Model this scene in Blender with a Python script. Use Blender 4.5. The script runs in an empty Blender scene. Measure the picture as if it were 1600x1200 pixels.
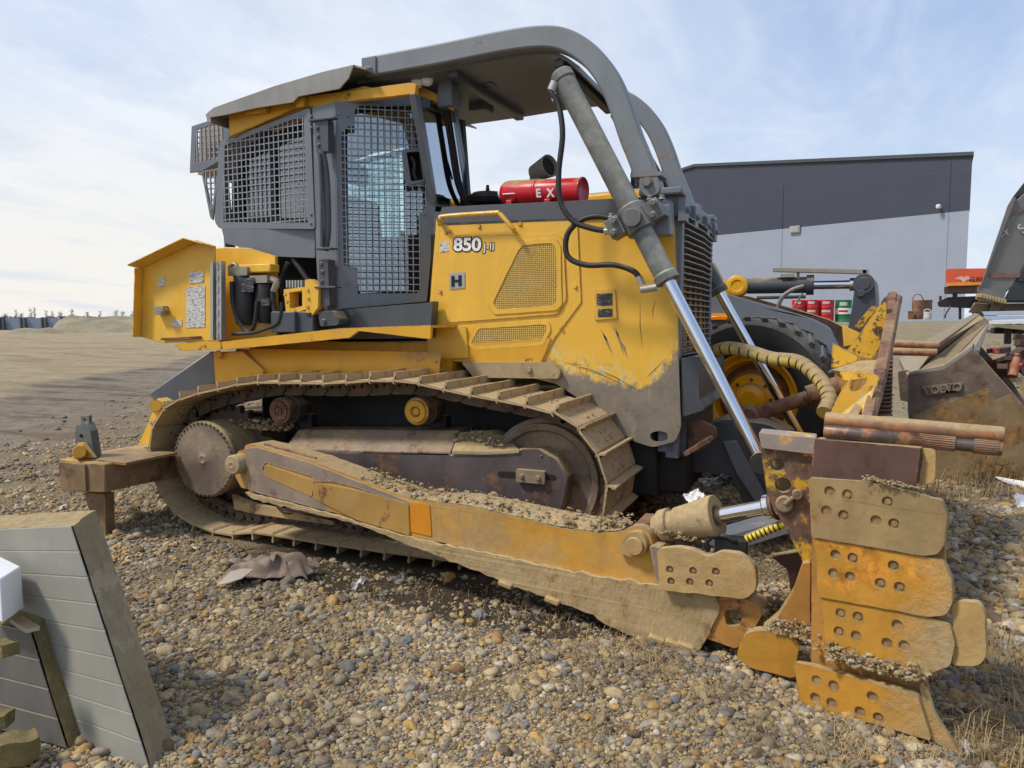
import bpy, bmesh, math, random
import numpy as np
from mathutils import Vector, Matrix, noise
from mathutils.geometry import tessellate_polygon
random.seed(7); RNG = np.random.default_rng(11)
sc = bpy.context.scene
COL = sc.collection
# ------------------------------------------------------------------ camera
FPX, CAM_H, YH, VX = 1202.0, 1.7, 500.0, 1300.0          # focal length in photo pixels, lens height, horizon row, sideways vanishing point
PITCH = math.atan((600-YH)/FPX); YAW = math.atan((VX-800)/math.hypot(FPX, 600-YH))
cam = bpy.data.objects.new('camera', bpy.data.cameras.new('camera')); COL.objects.link(cam)
cam.data.sensor_width = 36; cam.data.lens = 36*FPX/1600; cam.data.clip_end = 4000; cam.data.clip_start = .05
cam.location = (0, 0, CAM_H); cam.rotation_euler = (math.pi/2-PITCH, 0, YAW)
sc.camera = cam
# ------------------------------------------------------------------ light and sky
SUN_EL, SUN_AZ = math.radians(53), math.atan2(-.55, -.62)    # direction to the sun in plan
sd = Vector((math.cos(SUN_AZ)*math.cos(SUN_EL), math.sin(SUN_AZ)*math.cos(SUN_EL), math.sin(SUN_EL)))
sun = bpy.data.objects.new('sun', bpy.data.lights.new('sun', 'SUN')); COL.objects.link(sun)
sun.data.energy = 2.5; sun.data.angle = math.radians(8); sun.data.color = (1, .93, .82)
sun.rotation_euler = sd.to_track_quat('Z', 'Y').to_euler(); sun.location = (-20, -5, 30)
W = bpy.data.worlds.new('World'); sc.world = W; W.use_nodes = True
def world():
    nt = W.node_tree; N = nt.nodes; L = nt.links; N.clear()
    out = N.new('ShaderNodeOutputWorld'); bg = N.new('ShaderNodeBackground'); bg.inputs[1].default_value = .105
    sky = N.new('ShaderNodeTexSky'); sky.sky_type = 'NISHITA'; sky.sun_disc = False
    sky.sun_elevation = SUN_EL; sky.sun_rotation = math.pi/2-SUN_AZ; sky.air_density = 1.0; sky.dust_density = 1.2; sky.ozone_density = 1.6
    tc = N.new('ShaderNodeTexCoord'); sp = N.new('ShaderNodeSeparateXYZ'); L.new(tc.outputs['Generated'], sp.inputs[0])
    # clouds live on a flat layer: direction / height
    mx = N.new('ShaderNodeMath'); mx.operation = 'MAXIMUM'; mx.inputs[1].default_value = .0; L.new(sp.outputs[2], mx.inputs[0])
    ad = N.new('ShaderNodeMath'); ad.operation = 'ADD'; ad.inputs[1].default_value = .12; L.new(mx.outputs[0], ad.inputs[0])
    cb = N.new('ShaderNodeCombineXYZ'); L.new(ad.outputs[0], cb.inputs[0]); L.new(ad.outputs[0], cb.inputs[1]); cb.inputs[2].default_value = 1
    dv = N.new('ShaderNodeVectorMath'); dv.operation = 'DIVIDE'; L.new(tc.outputs['Generated'], dv.inputs[0]); L.new(cb.outputs[0], dv.inputs[1])
    mp = N.new('ShaderNodeMapping'); mp.inputs['Rotation'].default_value = (0, 0, .5); mp.inputs['Scale'].default_value = (1.0, .55, .3); L.new(dv.outputs[0], mp.inputs[0])
    def nz(s, d, r, dist):
        n = N.new('ShaderNodeTexNoise'); n.inputs['Scale'].default_value = s; n.inputs['Detail'].default_value = d
        n.inputs['Roughness'].default_value = r; n.inputs['Distortion'].default_value = dist; L.new(mp.outputs[0], n.inputs['Vector']); return n.outputs[0]
    def rmp(src, a, b, va=0., vb=1.):
        m = N.new('ShaderNodeMapRange'); m.interpolation_type = 'SMOOTHSTEP'
        for i, v in zip((1, 2, 3, 4), (a, b, va, vb)): m.inputs[i].default_value = v
        L.new(src, m.inputs[0]); return m.outputs[0]
    def mth(op, a, b):
        m = N.new('ShaderNodeMath'); m.operation = op; m.use_clamp = True
        for i, v in enumerate((a, b)):
            if isinstance(v, (int, float)): m.inputs[i].default_value = v
            else: L.new(v, m.inputs[i])
        return m.outputs[0]
    big = rmp(nz(.9, 7, .58, .6), .36, .66); wisp = rmp(nz(3.2, 9, .62, 1.2), .44, .78, 0, .45)
    # the veil is thicker towards the bright side of the sky (-X) and towards the horizon
    side = rmp(sp.outputs[0], -.95, .35, .62, .0); low = rmp(sp.outputs[2], .0, .32, .30, .0)
    cl = mth('MINIMUM', mth('ADD', mth('ADD', mth('MULTIPLY', big, .42), mth('MULTIPLY', wisp, .5)), mth('ADD', side, low)), .96)
    # cloud colour: white above, creamy near the horizon on the bright side
    cr = N.new('ShaderNodeMix'); cr.data_type = 'RGBA'; cr.inputs[6].default_value = (6.3, 6.75, 7.5, 1); cr.inputs[7].default_value = (7.0, 6.75, 6.25, 1)
    L.new(mth('MULTIPLY', rmp(sp.outputs[2], .0, .34, 1, 0), rmp(sp.outputs[0], -.9, .25, 1, .25)), cr.inputs[0])
    gr = N.new('ShaderNodeMix'); gr.data_type = 'RGBA'; gr.inputs[7].default_value = (4.9, 5.4, 6.3, 1); L.new(cr.outputs[2], gr.inputs[6])
    L.new(rmp(nz(1.7, 6, .6, .3), .48, .70, 0, .55), gr.inputs[0])
    # clear sky, lifted by thin haze
    hz = N.new('ShaderNodeMix'); hz.data_type = 'RGBA'; hz.inputs[0].default_value = .42; hz.inputs[7].default_value = (3.9, 5.3, 8.0, 1); L.new(sky.outputs[0], hz.inputs[6])
    m = N.new('ShaderNodeMix'); m.data_type = 'RGBA'; L.new(cl, m.inputs[0]); L.new(hz.outputs[2], m.inputs[6]); L.new(gr.outputs[2], m.inputs[7])
    L.new(m.outputs[2], bg.inputs[0]); L.new(bg.outputs[0], out.inputs[0])
world()
vs = sc.view_settings; vs.view_transform = 'Standard'; vs.look = 'None'; vs.exposure = .38; vs.gamma = 1; vs.use_curve_mapping = False
sc.cycles.max_bounces = 8; sc.cycles.transparent_max_bounces = 16

# ------------------------------------------------------------------ photo measurements -> metres
_f = Vector((-math.sin(YAW)*math.cos(PITCH), math.cos(YAW)*math.cos(PITCH), -math.sin(PITCH)))
_r = Vector((math.cos(YAW), math.sin(YAW), 0)); _u = _r.cross(_f)
CAMP = Vector((0, 0, CAM_H))
def ray(x, y): return _f+_r*((x-800)/FPX)-_u*((y-600)/FPX)
def S(x, y, Y): d = ray(x, y); return CAMP+d*(Y/d.y)                 # point of the vertical plane y = Y
def SX(x, y, X): d = ray(x, y); return CAMP+d*(X/d.x)
def SZ(x, y, Z=0.): d = ray(x, y); return CAMP+d*((Z-CAM_H)/d.z)     # point of a level plane
def SD(x, y, D): return CAMP+ray(x, y)*D                             # point at a given depth
def SP(pts, Y): return [S(x, y, Y) for x, y in pts]
def SW(x, y, a, b):                                                  # point of the vertical plane through plan points a, b
    n = Vector((-(b[1]-a[1]), b[0]-a[0], 0)); d = ray(x, y); return CAMP+d*(n.dot(Vector((a[0], a[1], 0)))/n.dot(d))
def WP(pts, a, b): return [SW(x, y, a, b) for x, y in pts]
def wnorm(a, b, t): n = Vector((-(b[1]-a[1]), b[0]-a[0], 0)).normalized(); return n*(t if n.y > 0 else -t)   # thickness away from the viewer
V = Vector; YV = V((0, 1, 0))

# ------------------------------------------------------------------ materials
def mat(name, col, rough=.5, metal=0., var=.22, vs_=2.5, dust=0., dcol=(.36, .265, .135), rust=0., rcol=(.13, .052, .024), rs=3.5,
        edge=0., ecol=None, bump=0., bs=30., lowz=None, grads=(), up=.5, spec=.5, streak=0., drough=.92, orand=0.):
    m = bpy.data.materials.new(name); m.use_nodes = True; nt = m.node_tree; N = nt.nodes; L = nt.links
    b = N['Principled BSDF']; tc = N.new('ShaderNodeTexCoord'); geo = N.new('ShaderNodeNewGeometry')
    def nz(s, d=6, r=.6, st=1):
        n = N.new('ShaderNodeTexNoise'); n.inputs['Scale'].default_value = s; n.inputs['Detail'].default_value = d; n.inputs['Roughness'].default_value = r
        if st != 1:
            mp = N.new('ShaderNodeMapping'); mp.inputs['Scale'].default_value = (1, 1, st); L.new(tc.outputs['Object'], mp.inputs[0]); L.new(mp.outputs[0], n.inputs['Vector'])
        else: L.new(tc.outputs['Object'], n.inputs['Vector'])
        return n.outputs[0]
    def rng(src, a, b_, va=0., vb=1.):
        r = N.new('ShaderNodeMapRange')
        for i, v in zip((1, 2, 3, 4), (a, b_, va, vb)): r.inputs[i].default_value = v
        L.new(src, r.inputs[0]); return r.outputs[0]
    def mth(op, a, c):
        x = N.new('ShaderNodeMath'); x.operation = op; x.use_clamp = True
        for i, v in enumerate((a, c)):
            if isinstance(v, (int, float)): x.inputs[i].default_value = v
            else: L.new(v, x.inputs[i])
        return x.outputs[0]
    def mix(fac, a, c):
        x = N.new('ShaderNodeMix'); x.data_type = 'RGBA'
        for i, v in ((0, fac), (6, a), (7, c)):
            if isinstance(v, tuple): x.inputs[i].default_value = (*v, 1)
            elif isinstance(v, (int, float)): x.inputs[i].default_value = v
            else: L.new(v, x.inputs[i])
        return x.outputs[2]
    c = mix(rng(nz(vs_, 7, .65), .3, .7), tuple(v*(1-var) for v in col), tuple(min(1, v*(1+var)) for v in col))
    ro = rough
    if orand:
        oi = N.new('ShaderNodeObjectInfo'); c = mix(rng(oi.outputs['Random'], 0, 1, 0, orand), c, tuple(v*.35 for v in col))
    if streak:
        c = mix(rng(nz(9, 5, .6, .12), .5, .75, 0, streak), c, tuple(v*.45 for v in col))
    if edge:
        bv = N.new('ShaderNodeBevel'); bv.samples = 4; bv.inputs['Radius'].default_value = .011; dt = N.new('ShaderNodeVectorMath'); dt.operation = 'DOT_PRODUCT'; L.new(bv.outputs[0], dt.inputs[0]); L.new(geo.outputs['Normal'], dt.inputs[1])
        e = mth('MULTIPLY', rng(dt.outputs['Value'], .995, .93), rng(nz(9, 6, .7), .66-.3*edge, .74-.3*edge))
        c = mix(e, c, ecol or rcol)
    if rust:
        t = .70-.40*rust; rm = rng(nz(rs, 11, .68), t, t+.05)
        rc = mix(rng(nz(17, 6, .7), .35, .65), tuple(v*.55 for v in rcol), tuple(min(1, v*1.6) for v in rcol)); c = mix(rm, c, rc)
    dm = None
    if dust or lowz or grads:
        sn = N.new('ShaderNodeSeparateXYZ'); L.new(geo.outputs['Normal'], sn.inputs[0]); spz = N.new('ShaderNodeSeparateXYZ'); L.new(geo.outputs['Position'], spz.inputs[0])
        base = mth('ADD', dust, mth('MULTIPLY', rng(sn.outputs[2], .15, .9), up))
        if lowz: base = mth('ADD', base, rng(spz.outputs[2], lowz[0], lowz[1], lowz[2] if len(lowz) > 2 else .6, 0))
        for ax, v0, v1, s_ in grads: base = mth('ADD', base, rng(spz.outputs[ax], v0, v1, 0, s_))
        n2 = nz(2.7, 10, .68)
        # mask: dust amount picks how much of the noise range is covered
        su = N.new('ShaderNodeMath'); su.operation = 'ADD'; L.new(n2, su.inputs[0]); L.new(base, su.inputs[1])
        dm = rng(su.outputs[0], .72, .98)
        dc = mix(rng(nz(23, 8, .7), .3, .7), tuple(v*.72 for v in dcol), tuple(min(1, v*1.22) for v in dcol))
        c = mix(dm, c, dc)
        r_ = N.new('ShaderNodeMix'); r_.data_type = 'FLOAT'; L.new(dm, r_.inputs[0]); r_.inputs[2].default_value = rough; r_.inputs[3].default_value = drough
        L.new(r_.outputs[0], b.inputs['Roughness'])
    else: b.inputs['Roughness'].default_value = rough
    L.new(c, b.inputs['Base Color']); b.inputs['Specular IOR Level'].default_value = spec
    if metal: b.inputs['Metallic'].default_value = metal
    if bump:
        bn = N.new('ShaderNodeBump'); bn.inputs['Strength'].default_value = min(1, bump); bn.inputs['Distance'].default_value = .012*max(1, bump)
        hh = nz(bs, 8, .65)
        if dm is not None:
            ad = N.new('ShaderNodeMath'); ad.operation = 'MULTIPLY_ADD'; L.new(dm, ad.inputs[0]); ad.inputs[1].default_value = .8; lo_ = N.new('ShaderNodeMath'); lo_.operation = 'MULTIPLY'; L.new(hh, lo_.inputs[0]); rr = N.new('ShaderNodeMapRange'); rr.inputs[3].default_value = .35; rr.inputs[4].default_value = 1.1; L.new(dm, rr.inputs[0]); L.new(rr.outputs[0], lo_.inputs[1]); L.new(lo_.outputs[0], ad.inputs[2]); hh = ad.outputs[0]
        L.new(hh, bn.inputs['Height']); L.new(bn.outputs[0], b.inputs['Normal'])
    return m
MUD = (.40, .295, .150)
YEL = (.77, .44, .045)
M = {}
M['yellow'] = mat('yellow_paint', YEL, .38, var=.10, dust=.15, dcol=(.50, .36, .14), edge=.7, ecol=(.25, .16, .07), up=.25, streak=.16)
M['yellow_dirty'] = mat('yellow_paint_dirty', (.66, .34, .02), .5, var=.12, dust=.16, edge=.7, rust=.22, ecol=(.16, .08, .04), up=.3, bump=.1)
M['yellow_worn'] = mat('yellow_paint_flaked', (.62, .36, .02), .55, rust=.70, rs=5, rcol=(.115, .066, .043), dust=.05, edge=.9, bump=.25)
M['grey'] = mat('grey_paint', (.150, .168, .195), .42, var=.10, dust=.06, edge=.5, ecol=(.24, .16, .11), up=.12, streak=.15)
M['mesh'] = mat('guard_mesh_paint', (.27, .29, .32), .5, var=.1)
M['grey_light'] = mat('grey_paint_sunned', (.185, .205, .222), .45, var=.14, dust=.07, rust=.22, rcol=(.24, .15, .09), rs=4.5, edge=1.2, ecol=(.24, .12, .06), up=.12, streak=.2)
M['grille'] = mat('grille_paint', (.20, .195, .185), .5, var=.2, dust=.12, up=.1)
M['charcoal'] = mat('charcoal_paint', (.060, .068, .080), .4, var=.15, dust=.12, edge=.4, ecol=(.18, .15, .12), up=.3)
M['black'] = mat('black_rubber', (.018, .018, .019), .55, var=.2, dust=.08, up=.15)
M['dark'] = mat('dark_iron', (.022, .02, .019), .65, var=.3, dust=.10, rust=.2)
M['guardtop'] = mat('spattered_guard_steel', (.24, .17, .115), .55, var=.3, vs_=4, dust=.16, rust=.48, rcol=(.14, .075, .05), rs=6, edge=.8, ecol=(.4, .32, .24), up=.12, bump=.4, bs=30, streak=.4)
M['roof_grey'] = mat('weathered_roof_steel', (.27, .265, .245), .5, var=.2, dust=.12, rust=.22, rcol=(.22, .14, .08), rs=5, edge=.9, ecol=(.3, .16, .08), streak=.3, bump=.2)
M['steel'] = mat('brown_steel', (.19, .142, .105), .55, var=.35, dust=.26, rust=.42, rcol=(.145, .092, .058), edge=.8, ecol=(.34, .27, .2), up=.35, bump=.3, bs=18, streak=.25)
M['purple'] = mat('worn_frame_steel', (.098, .077, .078), .38, var=.35, dust=.12, rust=.35, rcol=(.14, .08, .05), edge=.8, ecol=(.30, .24, .18), up=.9, bump=.15, bs=30, streak=.5)
M['rust'] = mat('rusty_steel', (.20, .095, .052), .75, var=.4, vs_=6, dust=.10, rust=.45, rcol=(.09, .04, .024), rs=8, bump=.4, bs=40, edge=.7, ecol=(.33, .18, .10), up=.15)
M['rust_dark'] = mat('dark_rusty_steel', (.085, .042, .03), .6, var=.4, vs_=5, dust=.05, rust=.4, rcol=(.06, .03, .02), bump=.3, bs=30, edge=.6, ecol=(.3, .2, .14))
M['shoe'] = mat('muddy_track_steel', (.48, .345, .175), .85, var=.22, vs_=4, dust=.25, dcol=(.45, .33, .18), rust=.48, rcol=(.20, .125, .07), rs=3.4, edge=.8, ecol=(.24, .165, .10), bump=.5, bs=45, orand=.30)
M['link'] = mat('greasy_track_chain', (.075, .055, .042), .55, var=.35, dust=.22, dcol=(.26, .18, .10), rust=.4, rcol=(.10, .05, .03), bump=.3, edge=.6, ecol=(.22, .15, .10))
M['chrome'] = mat('chrome_rod', (.72, .74, .78), .12, metal=1., var=.05)
M['cylinder'] = mat('worn_cylinder_paint', (.115, .122, .118), .48, var=.3, vs_=7, dust=.20, dcol=(.30, .29, .24), rust=.15, edge=.5, ecol=(.3, .3, .28), bump=.15)
M['mudcyl'] = mat('mud_coated_steel', (.36, .27, .15), .85, var=.3, vs_=4, streak=.25, dust=.22, dcol=MUD, rust=.2, rcol=(.13, .09, .07), bump=.4, bs=50)
M['arm'] = mat('push_beam_paint', (.50, .255, .035), .5, var=.3, vs_=3, streak=.25, edge=.7, ecol=(.25, .14, .05), dust=.19, dcol=(.36, .255, .12), rust=.2, rcol=(.38, .15, .02), rs=2.0, lowz=(.15, .75, .12), grads=((0, -2.9, -1.2, .06),), bump=.15, bs=25, up=.4)
M['arm_steel'] = mat('push_beam_bare', (.25, .19, .145), .45, var=.25, dust=.20, rust=.3, rcol=(.14, .08, .06), edge=.8, ecol=(.5, .44, .36), bump=.25)
M['lip'] = None
M['plate'] = mat('ochre_wear_plate', (.47, .23, .028), .5, var=.25, vs_=3.5, dust=.04, dcol=(.38, .275, .135), streak=.3, rust=.28, rcol=(.48, .20, .02), rs=1.6, grads=((0, .12, .44, .40),), bump=.55, bs=40, up=.4, edge=.7, ecol=(.24, .12, .04))
M['plate_top'] = mat('drab_wear_plate', (.29, .20, .085), .6, var=.3, vs_=4, dust=.16, dcol=(.36, .27, .135), rust=.32, rcol=(.25, .13, .04), rs=2.5, bump=.55, bs=40, up=.3, streak=.45, edge=.6, ecol=(.2, .12, .05))
M['muddy'] = mat('dried_mud_plate', (.42, .27, .10), .85, var=.25, vs_=5, dust=.22, dcol=(.43, .315, .16), rust=.3, rcol=(.36, .18, .04), bump=.45, bs=45, streak=.35)
M['orange'] = mat('orange_scuffed_plate', (.40, .19, .04), .6, var=.3, vs_=3, dust=.14, dcol=(.38, .27, .13), rust=.34, rcol=(.17, .07, .03), rs=3, bump=.3, edge=.4)
M['glass'] = None
M['red'] = mat('red_enamel', (.50, .006, .018), .3, var=.12, dust=.10, up=.3, streak=.25, edge=.8, ecol=(.15, .05, .04))
M['white'] = mat('white_paint', (.8, .8, .78), .5, var=.05)
M['black_flat'] = mat('flat_black', (.01, .01, .011), .8, var=.1)
M['galv'] = mat('galvanised_steel', (.42, .43, .42), .38, metal=.6, var=.15, dust=.1)
M['zinc'] = mat('zinc_bolt', (.33, .31, .26), .4, metal=.7, var=.2, dust=.1)
M['seat'] = mat('seat_fabric', (.04, .043, .048), .8)
M['foam'] = mat('white_foam_board', (.82, .83, .84), .75, var=.04, dust=.02, up=.0, bump=.15, bs=120)
def glass(name, tint, gl=.12, rough=.02):
    m = bpy.data.materials.new(name); m.use_nodes = True; nt = m.node_tree; N = nt.nodes; L = nt.links; N.clear()
    o = N.new('ShaderNodeOutputMaterial'); t = N.new('ShaderNodeBsdfTransparent'); t.inputs[0].default_value = (*tint, 1)
    g = N.new('ShaderNodeBsdfGlossy'); g.inputs['Roughness'].default_value = rough; g.inputs[0].default_value = (.9, .95, 1, 1)
    fr = N.new('ShaderNodeFresnel'); fr.inputs[0].default_value = 1.5; a = N.new('ShaderNodeMath'); a.operation = 'ADD'; a.inputs[1].default_value = gl; L.new(fr.outputs[0], a.inputs[0])
    mx = N.new('ShaderNodeMixShader'); L.new(a.outputs[0], mx.inputs[0]); L.new(t.outputs[0], mx.inputs[1]); L.new(g.outputs[0], mx.inputs[2]); L.new(mx.outputs[0], o.inputs[0]); return m
M['glass'] = glass('tinted_glass', (.80, .92, .92), .18)
M['glass_blue'] = glass('windscreen_glass', (.30, .48, .62), .42)

# ------------------------------------------------------------------ mesh building
def fil(pts, r=.02, n=4):                              # round the corners of a closed outline
    out = []
    for i, p in enumerate(pts):
        a, b = pts[i-1], pts[(i+1) % len(pts)]; da, db = a-p, b-p
        ra = min(r, da.length*.45); rb = min(r, db.length*.45); s, e = p+da.normalized()*ra, p+db.normalized()*rb
        for k in range(n+1):
            t = k/n; out.append(s*(1-t)**2+p*2*t*(1-t)+e*t*t)
    return out
def rag(pts, amp=.004, step=.03, f=18.):               # chipped, uneven outline
    out = []
    for a, b in zip(pts, pts[1:]+pts[:1]):
        k = max(1, int((b-a).length/step))
        for i in range(k):
            p = a.lerp(b, i/k); q = p*f; out.append(p+V((noise.noise(q), 0, noise.noise(q+V((7, 3, 1)))))*amp*(1+max(0, noise.noise(p*4))*3))
    return out
def cat(pts, n=8, closed=False):                       # Catmull-Rom
    P = [V(p) for p in pts]; m = len(P); out = []
    for i in range(m if closed else m-1):
        if closed: a, b, c, d = P[i-1], P[i], P[(i+1) % m], P[(i+2) % m]
        else: b, c = P[i], P[i+1]; a = P[i-1] if i else b*2-c; d = P[i+2] if i+2 < m else c*2-b
        for k in range(n):
            t = k/n; out.append(.5*((2*b)+(c-a)*t+(2*a-5*b+4*c-d)*t*t+(3*b-a-3*c+d)*t**3))
    if not closed: out.append(P[-1])
    return out
def circ(c, r, ax=V((0, 1, 0)), n=14, up=None):
    ax = ax.normalized(); u = ax.orthogonal().normalized(); v = ax.cross(u)
    return [c+u*(r*math.cos(2*math.pi*k/n))+v*(r*math.sin(2*math.pi*k/n)) for k in range(n)]
class B:
    def __init__(s, mir=None): s.bm = bmesh.new(); s.mir = mir; s.nf = 0
    def v(s, p): return s.bm.verts.new(p)
    def mark(s, i):                                    # faces added since the last mark take material slot i
        s.bm.faces.ensure_lookup_table()
        for f in s.bm.faces[s.nf:]: f.material_index = i
        s.nf = len(s.bm.faces); return s
    def face(s, vs):
        try: return s.bm.faces.new(vs)
        except ValueError: return None
    def box(s, c, size, R=None):
        c = V(c); R = R or Matrix.Identity(3); vs = [s.v(c+R @ V((x*size[0]/2, y*size[1]/2, z*size[2]/2))) for x in (-1, 1) for y in (-1, 1) for z in (-1, 1)]
        for f in ((0, 1, 3, 2), (4, 6, 7, 5), (0, 4, 5, 1), (2, 3, 7, 6), (0, 2, 6, 4), (1, 5, 7, 3)): s.face([vs[i] for i in f])
        return s
    def bar(s, a, b, w, h, up=V((0, 0, 1))):
        a, b = V(a), V(b); d = (b-a); x = d.normalized(); y = up.cross(x)
        if y.length < 1e-4: y = V((0, 1, 0)).cross(x)
        y.normalize(); z = x.cross(y); R = Matrix((x, y, z)).transposed(); return s.box((a+b)/2, (d.length, w, h), R)
    def lathe(s, p, ax, prof, n=28):                   # prof: (distance along axis, radius)
        p = V(p); ax = V(ax).normalized(); u = ax.orthogonal().normalized(); w = ax.cross(u); rings = []
        for t, r in prof:
            if r < 1e-6: rings.append([s.v(p+ax*t)])
            else: rings.append([s.v(p+ax*t+u*(r*math.cos(2*math.pi*k/n))+w*(r*math.sin(2*math.pi*k/n))) for k in range(n)])
        for A, C in zip(rings, rings[1:]):
            for k in range(n):
                j = (k+1) % n
                if len(A) == 1 and len(C) == 1: continue
                if len(A) == 1: s.face([A[0], C[j], C[k]])
                elif len(C) == 1: s.face([A[k], A[j], C[0]])
                else: s.face([A[k], A[j], C[j], C[k]])
        return s
    def cyl(s, a, b, r, r2=None, n=24):
        a, b = V(a), V(b); d = (b-a).length; r2 = r if r2 is None else r2; return s.lathe(a, b-a, [(0, 0), (0, r), (d, r2), (d, 0)], n)
    def tube(s, pts, r, n=10, sm=6, closed=False, prof=None):
        P = cat(pts, sm, closed) if sm else [V(p) for p in pts]; rings = []; prev = None; m = len(P)
        for i, p in enumerate(P):
            t = (P[(i+1) % m]-P[i-1]) if closed else (P[min(i+1, m-1)]-P[max(i-1, 0)]); t.normalize()
            u = (prev-t*prev.dot(t)).normalized() if prev else t.orthogonal().normalized(); prev = u; w = t.cross(u); rr = r(i/(m-1)) if callable(r) else r
            rings.append([s.v(p+u*(rr*math.cos(2*math.pi*k/n))+w*(rr*math.sin(2*math.pi*k/n))) for k in range(n)])
        for i in range(m if closed else m-1):
            A, C = rings[i], rings[(i+1) % m]
            for k in range(n): s.face([A[k], A[(k+1) % n], C[(k+1) % n], C[k]])
        if not closed: s.face(rings[0][::-1]); s.face(rings[-1])
        return s
    def sweep(s, pts, w, h, side=V((0, 1, 0)), sm=6):  # rectangular section along a path; w along side, h across
        P = cat(pts, sm) if sm else [V(p) for p in pts]; rings = []; m = len(P)
        for i, p in enumerate(P):
            t = (P[min(i+1, m-1)]-P[max(i-1, 0)]).normalized(); nrm = t.cross(side).normalized()
            rings.append([s.v(p+side*(w/2*a)+nrm*(h/2*c)) for a, c in ((-1, -1), (1, -1), (1, 1), (-1, 1))])
        for A, C in zip(rings, rings[1:]):
            for k in range(4): s.face([A[k], A[(k+1) % 4], C[(k+1) % 4], C[k]])
        s.face(rings[0][::-1]); s.face(rings[-1]); return s
    def plate(s, outer, vec, holes=()):
        loops = [list(outer)]+[list(h) for h in holes]; tri = tessellate_polygon(loops); flat = [p for l in loops for p in l]; vec = V(vec)
        A = [s.v(p) for p in flat]; C = [s.v(p+vec) for p in flat]
        for t in tri: s.face([A[i] for i in t]); s.face([C[i] for i in reversed(t)])
        o = 0
        for l in loops:
            n = len(l)
            for k in range(n): j = (k+1) % n; s.face([A[o+k], C[o+k], C[o+j], A[o+j]])
            o += n
        return s
    def skin(s, la, lb):                               # strip between two open lines
        A = [s.v(p) for p in la]; C = [s.v(p) for p in lb]
        for i in range(len(A)-1): s.face([A[i], A[i+1], C[i+1], C[i]])
        return s
    def sheet(s, rows, vec=None):
        G = [[s.v(p) for p in r] for r in rows]
        for a, c in zip(G, G[1:]):
            for i in range(len(a)-1): s.face([a[i], a[i+1], c[i+1], c[i]])
        if vec is not None:
            vec = V(vec); H = [[s.v(p.co+vec) for p in r] for r in G]
            for a, c in zip(H, H[1:]):
                for i in range(len(a)-1): s.face([a[i+1], a[i], c[i], c[i+1]])
            for a, c in ((G[0], H[0]), (H[-1], G[-1])):
                for i in range(len(a)-1): s.face([a[i], c[i], c[i+1], a[i+1]])
            for k in (0, -1):
                for r in range(len(G)-1): s.face([G[r][k], G[r+1][k], H[r+1][k], H[r][k]])
        return s
    def bolt(s, p, ax, r=.014, h=.014): return s.lathe(p, ax, [(0, 0), (0, r*1.35), (h*.25, r*1.35), (h*.25, r), (h, r*.95), (h, 0)], 6)
    def rock(s, p, r, sub=1, rough=.22):
        g = bmesh.ops.create_icosphere(s.bm, subdivisions=sub, radius=1); sx, sy, sz = r*random.uniform(.8, 1.35), r*random.uniform(.7, 1.1), r*random.uniform(.45, .8)
        R = Matrix.Rotation(random.uniform(0, 6.28), 3, 'Z') @ Matrix.Rotation(random.uniform(-.4, .4), 3, 'X'); o = V((random.uniform(0, 99), 0, 0))
        for q in g['verts']: d = q.co.copy(); k = 1+rough*noise.noise(d*1.3+o)+rough*.5*noise.noise(d*2.7+o); q.co = V(p)+R @ V((d.x*sx*k, d.y*sy*k, d.z*sz*k))
        return s
    def done(s, name, m, parent=None, bevel=0., smooth=35, seg=2, base=None):
        bm = s.bm
        if s.mir is not None:
            for q in bm.verts: q.co.y = 2*s.mir-q.co.y
        base = V(base) if base is not None else (V(ROOTS[parent.name]) if parent else V((0, 0, 0)))
        for q in bm.verts: q.co -= base
        bmesh.ops.recalc_face_normals(bm, faces=bm.faces); me = bpy.data.meshes.new(name); bm.to_mesh(me); bm.free()
        for mm in (m if isinstance(m, (list, tuple)) else [m]): me.materials.append(mm)
        if smooth: me.polygons.foreach_set('use_smooth', [True]*len(me.polygons)); me.set_sharp_from_angle(angle=math.radians(smooth))
        o = bpy.data.objects.new(name, me); COL.objects.link(o)
        if parent: o.parent = parent; ROOTS[o.name] = tuple(base)
        else: o.location = base; ROOTS[o.name] = tuple(base)
        if bevel:
            md = o.modifiers.new('bevel', 'BEVEL'); md.width = bevel; md.segments = seg; md.limit_method = 'ANGLE'; md.angle_limit = math.radians(40)
        return o
ROOTS = {}
def tag(o, label=None, cat=None, group=None, kind=None):
    for k, v_ in (('label', label), ('category', cat), ('group', group), ('kind', kind)):
        if v_: o[k] = v_
    return o
def thing(name, label, cat_, loc=(0, 0, 0), group=None):
    o = bpy.data.objects.new(name, None); COL.objects.link(o); o.location = loc; o.empty_display_size = .2; ROOTS[o.name] = tuple(loc); return tag(o, label, cat_, group)
def text_mesh(s, size, M4, name, m, parent, ext=.002, offset=0., bold=0):
    cu = bpy.data.curves.new(name, 'FONT'); cu.body = s; cu.size = size; cu.extrude = ext; cu.offset = offset; cu.align_x = 'CENTER'; cu.align_y = 'CENTER'
    t = bpy.data.objects.new(name+'_src', cu); COL.objects.link(t); bpy.context.view_layer.update()
    me = bpy.data.meshes.new_from_object(t.evaluated_get(bpy.context.evaluated_depsgraph_get())); bpy.data.objects.remove(t); bpy.data.curves.remove(cu)
    base = V(ROOTS[parent.name]); me.transform(Matrix.Translation(-base) @ M4); me.materials.clear(); me.materials.append(m)
    o = bpy.data.objects.new(name, me); COL.objects.link(o); o.parent = parent; ROOTS[o.name] = tuple(base); return o
def frame_mat(origin, xdir, ydir):
    x = V(xdir).normalized(); z = x.cross(V(ydir)).normalized(); y = z.cross(x); m = Matrix((x, y, z)).transposed().to_4x4(); m.translation = V(origin); return m
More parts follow.
